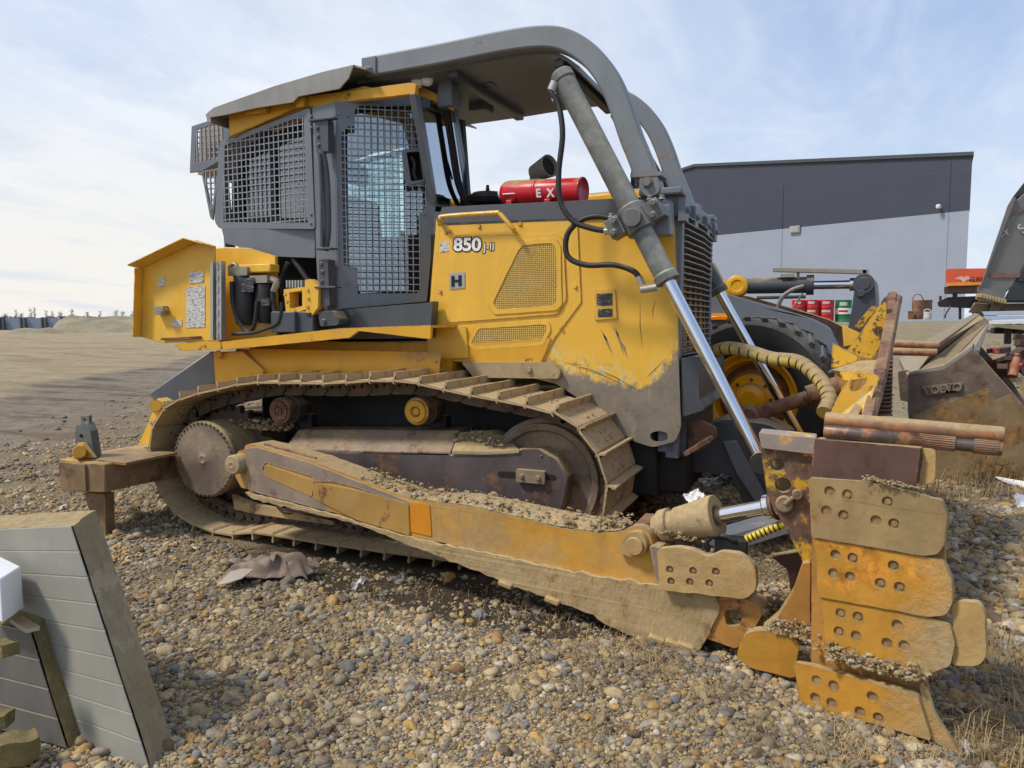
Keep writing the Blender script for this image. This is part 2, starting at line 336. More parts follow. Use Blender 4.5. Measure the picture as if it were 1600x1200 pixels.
def grid_bars(b, poly, a, bb, pitch, w, depth, tilt=0.):
    """square mesh of bars inside an outline (points of a vertical plane through plan points a, bb)"""
    ex = V((bb[0]-a[0], bb[1]-a[1], 0)).normalized(); o = V((a[0], a[1], 0)); q = [((p-o).dot(ex), p.z) for p in poly]; n = wnorm(a, bb, 1)
    def spans(k, val):
        xs = []
        for (p0, p1) in zip(q, q[1:]+q[:1]):
            if (p0[k]-val)*(p1[k]-val) < 0: t = (val-p0[k])/(p1[k]-p0[k]); xs.append(p0[1-k]+t*(p1[1-k]-p0[1-k]))
        xs.sort(); return list(zip(xs[::2], xs[1::2]))
    for k in (0, 1):
        lo = min(p[k] for p in q); hi = max(p[k] for p in q); c = lo+pitch*.5
        while c < hi:
            for s0, s1 in spans(k, c):
                p0, p1 = ((c, s0), (c, s1)) if k == 0 else ((s0, c), (s1, c))
                A = o+ex*p0[0]+V((0, 0, p0[1]))+n*(depth*k*.6); C = o+ex*p1[0]+V((0, 0, p1[1]))+n*(depth*k*.6)
                b.bar(A, C, w if k == 0 else depth, depth if k == 0 else w, up=n if k == 0 else V((0, 0, 1)))
            c += pitch
    return b
# ================================================================== setting: ground, sheds, far things
def gz(x, y):
    d = math.hypot(x, y); rise = max(0., min(1., (y-13)/34)); rise = rise*rise*(3-2*rise); side = max(0., min(1., (x+22)/18)); side = side*side*(3-2*side)
    near = max(0., 1-d/16)
    n = .030*noise.noise(V((x*.9, y*.9, 3)))*min(1, d/3)+.012*noise.noise(V((x*3.1, y*3.1, 9)))
    far = .05*noise.noise(V((x*.55+y*.3, y*1.1-x*.8, 2)))*min(1, max(0, (d-7)/6))+.12*noise.noise(V((x*.12, y*.12, 5)))*min(1, max(0, (d-8)/20))
    bank = .42*math.exp(-(((x-3.9)/1.5)**2))*max(0, min(1, (y-4.6)/2.2))*max(0, min(1, (14-y)/5))       # low weedy bank on the right
    sink = -.055*max(0, 1-((x+2.4)/2.9)**4-((y-5.0)/1.1)**4)
    return 1.60*rise*side+n+far+bank+sink
def ground():
    bm = bmesh.new(); def_ = []
    rr = [0]+[.30*1.052**k for k in range(1, 185)]; rr = [r for r in rr if r < 2600]+[3200]; na = 200; rings = []
    cx, cy = -.6, 4.0
    for r in rr:
        if r == 0: rings.append([bm.verts.new((cx, cy, gz(cx, cy)))]); continue
        ring = []
        for k in range(na):
            a = 2*math.pi*k/na; x, y = cx+r*math.cos(a), cy+r*math.sin(a); ring.append(bm.verts.new((x, y, gz(x, y) if r < 400 else gz(x*400/r, y*400/r)*.0 if r > 900 else gz(x, y)*max(0, (900-r)/500))))
        rings.append(ring)
    for k in range(na): bm.faces.new([rings[0][0], rings[1][k], rings[1][(k+1) % na]])
    for A, C in zip(rings[1:], rings[2:]):
        for k in range(na): bm.faces.new([A[k], C[k], C[(k+1) % na], A[(k+1) % na]])
    me = bpy.data.meshes.new('ground'); bm.to_mesh(me); bm.free(); me.polygons.foreach_set('use_smooth', [True]*len(me.polygons))
    o = bpy.data.objects.new('ground', me); COL.objects.link(o); tag(o, 'gravel and dirt yard', None, None, 'structure')
    m = bpy.data.materials.new('gravel_yard'); m.use_nodes = True; nt = m.node_tree; N = nt.nodes; L = nt.links; bs = N['Principled BSDF']; tc = N.new('ShaderNodeTexCoord'); sp = N.new('ShaderNodeSeparateXYZ'); L.new(tc.outputs['Object'], sp.inputs[0])
    def mth(op, *a, cl=False):
        x = N.new('ShaderNodeMath'); x.operation = op; x.use_clamp = cl
        for i, v in enumerate(a):
            if isinstance(v, (int, float)): x.inputs[i].default_value = v
            else: L.new(v, x.inputs[i])
        return x.outputs[0]
    def rg(s, a, c, va=0., vb=1.):
        r = N.new('ShaderNodeMapRange')
        for i, v in zip((1, 2, 3, 4), (a, c, va, vb)): r.inputs[i].default_value = v
        L.new(s, r.inputs[0]); return r.outputs[0]
    def mx(f, a, c):
        x = N.new('ShaderNodeMix'); x.data_type = 'RGBA'
        for i, v in ((0, f), (6, a), (7, c)):
            if isinstance(v, tuple): x.inputs[i].default_value = (*v, 1)
            elif isinstance(v, (int, float)): x.inputs[i].default_value = v
            else: L.new(v, x.inputs[i])
        return x.outputs[2]
    def nz(s, d=8, r=.6, rot=0., st=(1, 1, 1)):
        mp = N.new('ShaderNodeMapping'); mp.inputs['Rotation'].default_value = (0, 0, rot); mp.inputs['Scale'].default_value = st; L.new(tc.outputs['Object'], mp.inputs[0])
        n = N.new('ShaderNodeTexNoise'); n.inputs['Scale'].default_value = s; n.inputs['Detail'].default_value = d; n.inputs['Roughness'].default_value = r; L.new(mp.outputs[0], n.inputs['Vector']); return n.outputs[0]
    def vor(s):
        v = N.new('ShaderNodeTexVoronoi'); v.inputs['Scale'].default_value = s; L.new(tc.outputs['Object'], v.inputs['Vector']); return v
    def ramp(src, stops):
        r = N.new('ShaderNodeValToRGB'); e = r.color_ramp.elements
        while len(e) < len(stops): e.new(.5)
        for k, (p, c) in zip(e, stops): k.position = p; k.color = (*c, 1)
        L.new(src, r.inputs[0]); return r.outputs[0]
    PAL = [(.0, (.13, .095, .06)), (.25, (.30, .225, .125)), (.5, (.42, .315, .175)), (.7, (.29, .245, .185)), (.85, (.47, .335, .155)), (1, (.54, .46, .35))]
    v1, v2 = vor(95), vor(42); s1 = N.new('ShaderNodeSeparateColor'); L.new(v1.outputs['Color'], s1.inputs[0]); s2 = N.new('ShaderNodeSeparateColor'); L.new(v2.outputs['Color'], s2.inputs[0])
    g = mx(rg(s2.outputs[1], .62, .66), ramp(s1.outputs[0], PAL), ramp(s2.outputs[0], PAL)); g = mx(rg(v1.outputs['Distance'], .42, .75), g, (.10, .075, .042)); g = mx(mth('MULTIPLY', rg(nz(1.1, 9, .7), .46, .60), .7), g, mx(rg(nz(60, 4, .8), .35, .65), (.21, .155, .085), (.43, .325, .185)))
    s = mth('ADD', mth('ADD', mth('MULTIPLY', .84, mth('ADD', sp.outputs[0], 8.5)), mth('MULTIPLY', .55, mth('SUBTRACT', sp.outputs[1], 5.7))), mth('MULTIPLY', 4.2, mth('SUBTRACT', nz(.45, 10, .68), .5)))
    dirt = mx(rg(nz(2.2, 12, .78), .36, .64), (.15, .12, .088), (.32, .26, .19)); dirt = mx(rg(nz(26, 8, .85), .55, .63), dirt, (.36, .30, .22)); dirt = mx(mth('MULTIPLY', rg(nz(.6, 10, .72, .59, (.30, 2.0, 1)), .50, .60), .8), dirt, (.075, .060, .046)); dirt = mx(mth('MULTIPLY', rg(nz(1.3, 10, .75, .66, (.2, 2.6, 1)), .55, .62), .6), dirt, (.30, .24, .16))
    tan = mx(rg(nz(.8, 12, .76), .35, .65), (.28, .215, .13), (.46, .365, .22)); tan = mx(rg(nz(9, 9, .85), .54, .66), tan, (.16, .12, .07)); tan = mx(mth('MULTIPLY', rg(nz(.55, 11, .72, .62, (.35, 1.8, 1)), .52, .62), .55), tan, (.165, .13, .085)); tan = mx(mth('MULTIPLY', rg(nz(.20, 10, .66, .2, (.3, 1.4, 1)), .54, .64), .5), tan, (.17, .135, .095))
    c = mx(rg(s, -1.6, 1.2), dirt, g); c = mx(rg(s, -3.6, -4.4), c, tan)
    # damp oily soil, mixed with painted shade under the crawler and push beam
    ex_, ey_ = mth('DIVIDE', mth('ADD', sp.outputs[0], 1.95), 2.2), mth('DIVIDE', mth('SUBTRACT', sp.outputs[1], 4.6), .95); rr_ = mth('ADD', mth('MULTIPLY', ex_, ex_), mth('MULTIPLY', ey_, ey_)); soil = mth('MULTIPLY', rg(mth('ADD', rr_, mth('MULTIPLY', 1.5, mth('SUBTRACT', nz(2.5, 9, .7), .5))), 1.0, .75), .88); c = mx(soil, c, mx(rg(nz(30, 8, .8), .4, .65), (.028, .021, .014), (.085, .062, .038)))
    # behind the machines on the right the yard is plain trodden dirt, far off it is pale field
    yard = mth('MULTIPLY', rg(sp.outputs[1], 8.5, 11), rg(s, 2, 5)); c = mx(yard, c, mx(rg(nz(3, 9, .7), .35, .65), (.24, .19, .12), (.37, .30, .19)))
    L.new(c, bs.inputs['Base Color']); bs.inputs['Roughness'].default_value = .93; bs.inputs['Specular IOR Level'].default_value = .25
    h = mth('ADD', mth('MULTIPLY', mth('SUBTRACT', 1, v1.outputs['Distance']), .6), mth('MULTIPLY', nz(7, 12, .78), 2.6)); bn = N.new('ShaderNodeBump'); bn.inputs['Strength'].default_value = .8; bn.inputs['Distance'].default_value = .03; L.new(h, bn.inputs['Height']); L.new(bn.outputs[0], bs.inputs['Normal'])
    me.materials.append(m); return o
ground()
# ---- dark warehouse with a paler lower wall
def warehouse():
    R_ = SD(1507, 500, 44.0); R_.z = 0; d_ = ray(-220, 500); d_.z = 0; d_.normalize(); n_ = V((-d_.y, d_.x, 0))
    if n_.y < 0: n_ = -n_
    n2 = ray(1470, 500); n2.z = 0; n2.normalize(); g0 = 1.0; Wd = 37.8; t_pk = 18.9; hb, he, hp_ = 7.9, 11.05, 13.15
    root = thing('warehouse', 'dark grey warehouse with paler lower wall beyond the machines', 'building', (R_.x, R_.y, g0))
    at = lambda t, z, o=0: R_+d_*t-n_*o+V((0, 0, z))
    def panel(name, c, tint): 
        m = mat(name, c, .5, var=.05, vs_=.6, spec=.4); nt = m.node_tree; N = nt.nodes; L = nt.links; bs = N['Principled BSDF']; tc = N.new('ShaderNodeTexCoord'); sp = N.new('ShaderNodeSeparateXYZ'); L.new(tc.outputs['Object'], sp.inputs[0])
        w = N.new('ShaderNodeMath'); w.operation = 'PINGPONG'; w.inputs[1].default_value = .58; L.new(sp.outputs[2], w.inputs[0]); r = N.new('ShaderNodeMapRange'); r.inputs[1].default_value = 0; r.inputs[2].default_value = .03; L.new(w.outputs[0], r.inputs[0])
        bn = N.new('ShaderNodeBump'); bn.inputs['Distance'].default_value = .015; bn.inputs['Strength'].default_value = .35; L.new(r.outputs[0], bn.inputs['Height']); L.new(bn.outputs[0], bs.inputs['Normal']); return m
    up_ = panel('dark_cladding', (.047, .054, .080), 0); lo_ = panel('pale_cladding', (.29, .33, .405), 0)
    b = B(); b.plate([at(0, hb), at(0, he), at(t_pk, hp_), at(Wd, he), at(Wd, hb)], n2*20); b.done('upper_wall', up_, root)
    b = B(); b.plate([at(.03, g0-2), at(.03, hb-.02), at(Wd-.03, hb-.02), at(Wd-.03, g0-2)], n2*20); b.done('lower_wall', lo_, root)
    b = B(); b.plate([at(-.12, he-.16, .15), at(-.12, he+.05, .15), at(t_pk, hp_+.14, .15), at(Wd+.35, he+.05, .15), at(Wd+.35, he-.16, .15), at(t_pk, hp_-.06, .15)], n2*20.6); b.done('roof', mat('roof_trim', (.055, .06, .072), .5), root)
    for t in (1.1, 11.6, 22.0): b = B(); b.plate([at(t, hb, .03), at(t, he-.3, .03), at(t+.2, he-.3, .03), at(t+.2, hb, .03)], n_*.04); b.done('wall_seam', up_, root); b = B(); b.plate([at(t, g0-1, .03), at(t, hb-.02, .03), at(t+.2, hb-.02, .03), at(t+.2, g0-1, .03)], n_*.04); b.done('wall_seam', lo_, root)
    b = B(); b.plate([at(10.35, hb-.32, .2), at(10.35, hb+.02, .2), at(10.9, hb+.02, .2), at(10.9, hb-.32, .2)], n_*.2); b.plate([at(10.27, hb-.38, .15), at(10.27, hb+.08, .15), at(10.98, hb+.08, .15), at(10.98, hb-.38, .15)], n_*.1); b.done('flood_light', M['galv'], root)
    b = B(); q = at(1.55, hb+.3, .35); b.lathe(q, (0, 0, 1), [(-.07, 0), (-.07, .10), (.0, .13), (.10, .13), (.15, .06), (.15, 0)], 14); b.bar(q, q+n_*.5, .1, .1); b.done('camera_dome', M['white'], root)
warehouse()
# ---- far left: low blue fence, earth heaps, bare trees, a red roof
def far_left():
    D = 128.; a, c = SD(-80, 516, D), SD(92, 516, D); h = 2.05
    root = thing('site_fence', 'low blue grey hoarding with dark posts in front of the distant trees', 'fence', (a.x, a.y, 0)); dr_ = (c-a); b = B(); nrm = V((-dr_.y, dr_.x, 0)).normalized(); b.plate([V((a.x, a.y, -.3)), V((c.x, c.y, -.3)), V((c.x, c.y, h)), V((a.x, a.y, h))], nrm*.1); b.done('fence_panel', mat('hoarding', (.20, .25, .33), .6, var=.08), root)
    for px in (-40, -18, 1, 6.5, 33.5, 40, 66.5, 72.5):
        p = SD(px, 516, D-.3); b = B(); b.box((p.x, p.y, h/2), (.28, .28, h+.2)); b.done('post', M['charcoal'], root)
    soil = mat('heap_soil', (.235, .20, .125), .95, var=.4, vs_=.35, bump=4, bs=.8, streak=.5)
    def heap(name, label, prof, D, depth, seed):
        rows = []
        for j in range(9):
            u = j/8*2-1; rows.append([SD(x, 516, D+u*depth)*1+V((0, 0, -SD(x, 516, D+u*depth).z-.2+max(0, (516-y)/FPX*D+.2)*(max(0, 1-abs(u)**1.6))*(1+.22*noise.noise(V((x*.09, u*3.5, seed)))+.08*noise.noise(V((x*.3, u*8, seed)))))) for x, y in prof])
        b = B(); b.sheet(rows); o = b.done(name, soil, None, smooth=80); tag(o, label, None, None, 'structure')
    heap('earth_mound', 'long tan earth heap', [(78, 516), (84, 508), (92, 499), (102, 492), (112, 489), (120, 490), (150, 491.5), (180, 492), (210, 492), (240, 491), (270, 493), (300, 500), (320, 516)], 112, 9, 1)
    heap('earth_mound', 'small low earth heap', [(0, 517), (14, 514), (24, 509), (40, 507), (60, 508), (78, 506.5), (88, 510), (98, 516), (110, 518)], 100, 5, 4)
    bark = mat('bare_branches', (.14, .12, .12), .9)
    for i, (px, ph, wd) in enumerate([(-12, 24, 10), (10, 20, 14), (26, 31, 8), (34, 22, 12), (49, 34, 10), (55, 37, 8), (73, 30, 9), (83, 28, 9), (95, 26, 12), (113, 33, 10), (137, 27, 10), (157, 27, 9), (182, 31, 13), (192, 28, 12), (208, 29, 13)]):
        D = 300+12*(i % 4); p = SD(px, 516, D); p.z = 0; H_ = (ph)/FPX*D*.78+(516-516); rn = random.Random(i)
        root = thing('bare_tree', ['slim', 'tall', 'short', 'wide', 'ragged'][i % 5]+' bare winter tree on the skyline, '+['first', 'second', 'third', 'fourth', 'fifth', 'sixth', 'seventh', 'eighth', 'ninth', 'tenth', 'eleventh', 'twelfth', 'thirteenth', 'fourteenth', 'last'][i]+' in the row from the fence end', 'tree', p, 'bare trees along the horizon')
        b = B(); b.tube([p, p+V((.1, 0, H_*.4)), p+V((.15, 0, H_*.9))], lambda t: .16*(1-.8*t), 5, 2); b.done('trunk', bark, root)
        b = B(); W_ = wd/FPX*D*.5
        for k in range(46):
            z0 = H_*rn.uniform(.2, .85); a_ = rn.uniform(0, 6.28); l = W_*rn.uniform(.4, 1)*(1-.4*z0/H_); q = p+V((.1, 0, z0)); e = q+V((math.cos(a_)*l, math.sin(a_)*l, l*rn.uniform(.3, 1.2))); b.bar(q, e, .045, .045)
            for _ in range(3): t = q.lerp(e, rn.uniform(.4, 1)); b.bar(t, t+V((rn.uniform(-1, 1), rn.uniform(-1, 1), rn.uniform(.1, 1)))*l*.6, .03, .03)
        b.done('crown', bark, root)
    b = B(); rn = random.Random(3)
    for k in range(260):
        px = rn.uniform(-120, 330); D = rn.uniform(330, 360); p = SD(px, 500, D); p.z = 0; h_ = rn.uniform(1.5, 3.6)
        for _ in range(5): o = V((rn.uniform(-2, 2), 0, 0)); b.bar(p+o, p+o+V((rn.uniform(-.8, .8), 0, h_)), .35, .1)
    tag(b.done('far_woods', mat('far_woods', (.17, .165, .175), .9), None), 'strip of far off bare woods', None, None, 'stuff')
    p = SD(218, 497, 200); b = B(); b.box((p.x, p.y, 1.3), (3, 3, 2.6)); o_ = b.done('site_cabin', mat('red_cabin', (.5, .12, .08), .6), None, base=(p.x, p.y, 0)); tag(o_, 'tiny reddish cabin on the skyline beside the yellow service door', 'cabin')
far_left()

# ================================================================== yellow wheel loader behind the blade
def loader():
    Yw = 8.05; yaw = math.radians(-9); c = S(1172, 624, Yw); R3 = Matrix.Rotation(yaw, 3, 'Z'); lx, ly = R3 @ V((1, 0, 0)), R3 @ V((0, 1, 0))
    root = thing('wheel_loader', 'yellow wheel loader with dark boom and large bucket, parked behind the blade', 'loader', (c.x, c.y, 0))
    yl = mat('loader_yellow', (.72, .36, .015), .4, var=.08, dust=.12); rim_m = mat('orange_yellow_rim', (.80, .38, .004), .35, var=.08, dust=.03, rust=.1)
    r = c.z-.07
    def wheel(c):
        b = B(); b.lathe(c, ly, [(-.02, r*.56), (-.10, r*.62), (-.13, r*.75), (-.10, r*.90), (-.03, r*.965), (.30, r*.98), (.58, r*.965), (.65, r*.88), (.66, r*.7), (.6, r*.58)], 64)
        for k in range(30):
            for s in (0, 1):
                a = 2*math.pi*(k+.5*s)/30; o = lx*math.cos(a)+V((0, 0, 1))*math.sin(a); tg = ly.cross(o); p = c+o*(r*.955)+ly*(.12+.34*s); b.box(p, (.06, .36, r*.09), Matrix((tg, (ly*.95+tg*.3*(1 if s else -1)).normalized(), o)).transposed())
        ty = b.done('tyre', mat('loader_tyre', (.022, .022, .022), .75, var=.3, dust=.14, dcol=(.13, .12, .10), bump=.3), root, .01)
        b = B(); b.lathe(c, ly, [(.0, r*.555), (-.03, r*.57), (-.04, r*.545), (.0, r*.52), (.04, r*.50), (.06, r*.46), (.16, r*.44), (.17, r*.34), (.05, r*.30), (.03, r*.20), (-.02, r*.17), (-.05, r*.10), (-.05, 0)], 56)
        b.mark(0)
        for k in range(16): a = 2*math.pi*k/16; b.bolt(c+lx*(r*.39*math.cos(a))+V((0, 0, r*.39*math.sin(a)))+ly*.165, -ly, .018, .03)
        for k in range(8): a = 2*math.pi*k/8; b.bolt(c+lx*(r*.235*math.cos(a))+V((0, 0, r*.235*math.sin(a)))+ly*.035, -ly, .014, .02)
        b.lathe(c, ly, [(.158, r*.43), (.158, r*.35)], 40); b.mark(1); b.done('rim', [rim_m, mat('rim_dark_brown', (.17, .08, .02), .7, var=.4, vs_=8)], root, smooth=25)  # darker brown on the bolts and the ring inside the rim recess
    wheel(c); wheel(c+ly*1.9)
    Yb = Yw+.35
    bm_ = M['charcoal']
    for dy in (0., .9):
        b = B(); top = [S(x, y, Yb) for x, y in ((1100, 456), (1134, 459), (1212, 481), (1270, 499), (1295, 512), (1309, 540), (1318, 580), (1300, 600), (1270, 560), (1200, 545), (1110, 560))]; b.plate(fil([p+ly*dy for p in top], .04), ly*.10); b.done('lift_arm', M['grey'] if dy == 0 else M['rust_dark'], root, .008)
    a_, e_ = S(1153, 447, Yb+.35), S(1335, 444, Yb+.35); d = (e_-a_).normalized(); Lc = (e_-a_).length
    b = B(); b.lathe(a_, d, [(.10, 0), (.10, .085), (Lc*.60, .085), (Lc*.60, .105), (Lc*.665, .105), (Lc*.665, 0)], 30); b.tube([a_+d*.2+V((0, -.02, -.13)), a_+d*(Lc*.6)+V((0, -.02, -.125))], .018, 8, 0); cyl_ = b.done('bucket_cylinder', bm_, root, .004)
    b = B(); b.lathe(a_+d*(Lc*.66), d, [(0, 0), (0, .048), (Lc*.30, .048), (Lc*.30, .07), (Lc*.36, .07), (Lc*.36, 0)], 24); b.done('piston_rod', M['chrome'], cyl_)
    b = B(); b.lathe(a_+V((0, -.10, 0)), YV, [(0, 0), (0, .05), (.0, .055), (-.01, .06), (-.01, .10), (.0, .115), (.2, .115), (.2, 0)], 30); b.box(a_+V((-.16, .05, -.02)), (.3, .2, .16)); b.box(S(1120, 435, Yb+.4), (.10, .2, .35), Matrix.Rotation(-.5, 3, 'Y')); b.done('cylinder_pivot', yl, root, .006)
    b = B(); b.tube([S(x, y, Yb+.1) for x, y in ((1214, 484), (1222, 465), (1238, 453), (1256, 447))], .022, 10, 5); b.tube([S(x, y, Yb+.1) for x, y in ((1240, 482), (1248, 468), (1254, 458))], .010, 8, 5); b.done('hose', M['cylinder'], root)
    b = B(); b.plate(fil([S(x, y, Yb+.2) for x, y in ((1335, 450), (1341, 433), (1353, 430), (1366, 438), (1369, 470), (1364, 500), (1340, 530), (1322, 525), (1330, 490))], .05), ly*.3); q = S(1350, 443, Yb+.19); b.lathe(q, -ly, [(0, 0), (0, .10), (.02, .10), (.02, .06), (.03, .06), (.03, 0)], 26); b.bolt(S(1346, 458, Yb+.19), -ly, .04, .03); b.done('bell_crank', bm_, root, .012)
    b = B(); b.bar(S(1208, 421.5, Yb+.3), S(1354, 425, Yb+.3), .12, .045); b.bar(S(1247, 424, Yb+.3), S(1247, 436, Yb+.3), .03, .03, YV); b.box(S(1230, 431, Yb+.3), (.14, .1, .04)); b.box(S(1352, 426, Yb+.3), (.06, .12, .06)); b.done('lamp_bar', mat('aluminium_strip', (.33, .31, .27), .45, metal=.3, dust=.1), root, .004)
    # front frame and lamp, body and cab (behind the bulldozer)
    b = B(); b.plate(fil([S(x, y, Yb+.15) for x, y in ((1090, 462), (1120, 470), (1128, 490), (1135, 500), (1130, 512), (1090, 520))], .02), ly*.8); b.box(S(1124, 494, Yb+.02), (.20, .14, .06)); b.done('front_frame', yl, root, .01)
    b = B(); b.box(S(1124, 497, Yb-.06), (.16, .03, .04)); b.done('turn_lamp', mat('orange_lens', (.85, .22, .01), .25), root, .006)
    b = B(); b.box(c-lx*1.8+ly*.95+V((0, 0, .65)), (2.6, 1.2, 1.0), R3); b.done('rear_frame', M['dark'], root, .03)
    b = B(); q = S(938, 303, 9.0); b.box((q.x-.3, q.y+.7, q.z-.10), (2.1, 1.5, .22), R3); b.done('cab_roof', yl, root, .05)
    b = B(); b.box((q.x-.3, q.y+.75, q.z-1.0), (1.5, 1.3, 1.6), R3); b.done('cab', M['black_flat'], root, .05)
    w3 = c-lx*3.1; wheel(w3)
    # bucket
    a_ = (SZ(1430, 748).x, SZ(1430, 748).y); n_ = V((-(ray(1540, 500).x), -(ray(1540, 500).y), 0)).normalized()*-1; t_ = V((n_.y, -n_.x, 0)); bb = (a_[0]+t_.x, a_[1]+t_.y)
    BP = lambda pts, off=0: [p+n_*off for p in WP(pts, a_, bb)]
    bkm = mat('bucket_bare_steel', (.135, .097, .072), .5, var=.3, vs_=3, dust=.20, dcol=(.30, .23, .15), rust=.4, rcol=(.10, .055, .038), edge=.9, ecol=(.42, .36, .3), bump=.2, up=.3); bkl = mat('bucket_muddy_steel', (.20, .135, .065), .75, var=.35, vs_=4, streak=.4, dust=.14, dcol=(.27, .20, .11), rust=.45, rcol=(.20, .105, .03), edge=.4, ecol=(.4, .33, .2), bump=.3, up=.3)
    bki = mat('bucket_inside', (.27, .235, .205), .5, var=.2, dust=.2, rust=.2, rcol=(.2, .15, .12), up=.2)
    ou = [(1418, 585), (1473, 577), (1490, 566), (1519, 546), (1532, 556), (1583, 614), (1600, 636), (1650, 715), (1600, 742), (1440, 748), (1424, 690), (1418, 640)]
    L_ = 3.0; prof = BP([(1519, 546), (1473, 577), (1420, 587), (1424, 690), (1445, 746), (1600, 744), (1650, 718)])
    b = B(); b.sheet([prof, [p+n_*L_ for p in prof]], V((0, 0, .035))); bk = b.done('bucket', bki, root, .0, smooth=30)
    b = B(); b.plate(fil(BP(ou), .02), n_*.04); b.done('end_plate', bkm, bk, .006)
    b = B(); b.plate(BP(ou, L_), n_*.04); b.done('end_plate', bkm, bk)
    b = B(); b.plate(fil(BP([(1426, 648), (1545, 606), (1555, 626), (1580, 615), (1600, 638), (1655, 720), (1640, 765), (1442, 755), (1426, 690)], -.02), .01), n_*.03); b.done('wear_plate', bkl, bk, .008)
    b = B(); b.plate(fil(BP([(1441, 604), (1504, 597), (1502, 612), (1446, 617)], -.028), .008), n_*.03); b.done('name_plate', bkm, bk, .004)
    w0, w1 = BP([(1446, 611), (1500, 604)], -.038); text_mesh('VOLVO', .115, frame_mat((w0+w1)/2, w1-w0, V((0, 0, 1))) @ Matrix.Diagonal((.92, 1, 1, 1)), 'nameplate_letters', bkm, bk, .006, .002)
    def quad(name, m, pts, th): b = B(); b.plate([SD(*p) for p in pts], th); b.done(name, m, bk, .006)
    dn = V((0, .05, -.06))
    quad('top_beam', bkl, [(1434, 580, 8.3), (1475, 577, 8.25), (1545, 502, 11.0), (1538, 496, 11.0)], dn)
    quad('top_beam', bkm, [(1446, 532, 8.9), (1466, 537, 8.8), (1531, 491, 11.4), (1522, 489, 11.4)], dn)
    quad('back_sheet', M['rust_dark'], [(1464, 540, 8.9), (1434, 579, 8.4), (1538, 497, 11.1), (1530, 492, 11.4)], dn)
    quad('back_sheet', bki, [(1475, 578, 8.35), (1520, 546, 8.2), (1530, 548, 8.5), (1546, 502, 11.0)], dn)
    quad('back_sheet', bki, [(1405, 560, 9.0), (1446, 540, 9.2), (1466, 540, 9.0), (1434, 580, 8.45), (1418, 586, 8.4)], dn)
    b = B(); b.plate(fil(BP([(1398, 582), (1418, 580), (1423, 610), (1420, 632), (1402, 630)], .3), .04), n_*.1); b.done('hinge_ear', bkm, bk, .01)
loader()
# ================================================================== the bulldozer
CY = 6.2; HS = 5.42; T0, T1 = 4.70, 5.46
DZ = thing('bulldozer', 'big worn yellow crawler bulldozer with caged cab, grey brush sweeps and muddy tracks', 'bulldozer', (-2.6, CY, 0))
def part(name, b, m, bevel=.0, parent=None, **k): return b.done(name, m, parent or DZ, bevel, **k)
YV = V((0, 1, 0))
# ---- track
loop_px = [(281, 625), (309, 615), (336, 609), (367, 602), (403, 598), (440, 598), (476, 598.5), (512, 598.5), (549, 597), (590, 595), (637, 597), (684, 607), (731, 617), (773, 625), (827, 636), (884, 655), (918, 690), (938, 725), (946, 762), (941, 803)]
loop = [V((p.x, 0, p.z)) for p in SP(loop_px, T0)]
loop += [V((x, 0, z)) for x, z in ((-1.42, .24), (-1.60, .10), (-1.95, .025), (-2.7, .018), (-3.4, .018), (-4.1, .03))]
loop += [V((p.x, 0, p.z)) for p in SP([(352, 835), (305, 821), (268, 796), (243, 754), (234, 707), (240, 666), (260, 637)], T0)]
dense = cat(loop, 24, True); seg = [(dense[(i+1) % len(dense)]-dense[i]).length for i in range(len(dense))]; TOT = sum(seg)
def along(s):
    s %= TOT
    for i, q in enumerate(seg):
        if s <= q: a = dense[i]; c = dense[(i+1) % len(dense)]; return a.lerp(c, s/q), (c-a).normalized()
        s -= q
    return dense[0], (dense[1]-dense[0]).normalized()
NSH = round(TOT/.203); PIT = TOT/NSH
def shoe_bm():
    b = B(); w = T1-T0
    b.plate([V((-PIT*.50, 0, -.010)), V((PIT*.46, 0, -.010)), V((PIT*.56, 0, -.028)), V((PIT*.56, 0, -.016)), V((PIT*.46, 0, .006)), V((-PIT*.36, 0, .010)), V((-PIT*.40, 0, .062)), V((-PIT*.47, 0, .062)), V((-PIT*.50, 0, .008))], V((0, w, 0)))
    for y in (.30, .42):
        for x in (-.02, .05): b.bolt(V((x, y, .005)), V((0, 0, 1)), .014, .014)
    return b
def link_bm(s):
    b = B(); y0 = .30 if s < 0 else .46
    o = [V((-PIT*.62, 0, -.085)), V((-PIT*.45, 0, -.125)), V((PIT*.40, 0, -.125)), V((PIT*.62, 0, -.09)), V((PIT*.60, 0, -.035)), V((PIT*.30, 0, -.008)), V((-PIT*.40, 0, -.008)), V((-PIT*.6, 0, -.03))]
    b.plate([p+V((0, y0, 0)) for p in fil(o, .025, 3)], V((0, .05, 0)), [[p+V((0, y0, 0)) for p in circ(V((-.03, 0, -.055)), .018, n=8)], [p+V((0, y0, 0)) for p in circ(V((.045, 0, -.052)), .016, n=8)]])
    b.cyl(V((-PIT*.52, y0-.022, -.07)), V((-PIT*.52, y0+.07, -.07)), .036, n=14); b.cyl(V((-PIT*.52, y0-.030, -.07)), V((-PIT*.52, y0, -.07)), .02, n=10)
    return b
def shoe_mx(i, y):
    p, t = along((i+.5)*PIT); n = V((-t.z, 0, t.x)).normalized()*1
    if (p-V((-3.1, 0, .65))).dot(n) < 0: n = -n
    yv = n.cross(t); R = Matrix((t, yv, n)).transposed()
    if yv.y < 0: R = Matrix((-t, -yv, n)).transposed()
    m = R.to_4x4(); m.translation = V((p.x, y, p.z))-DZ.location; return m
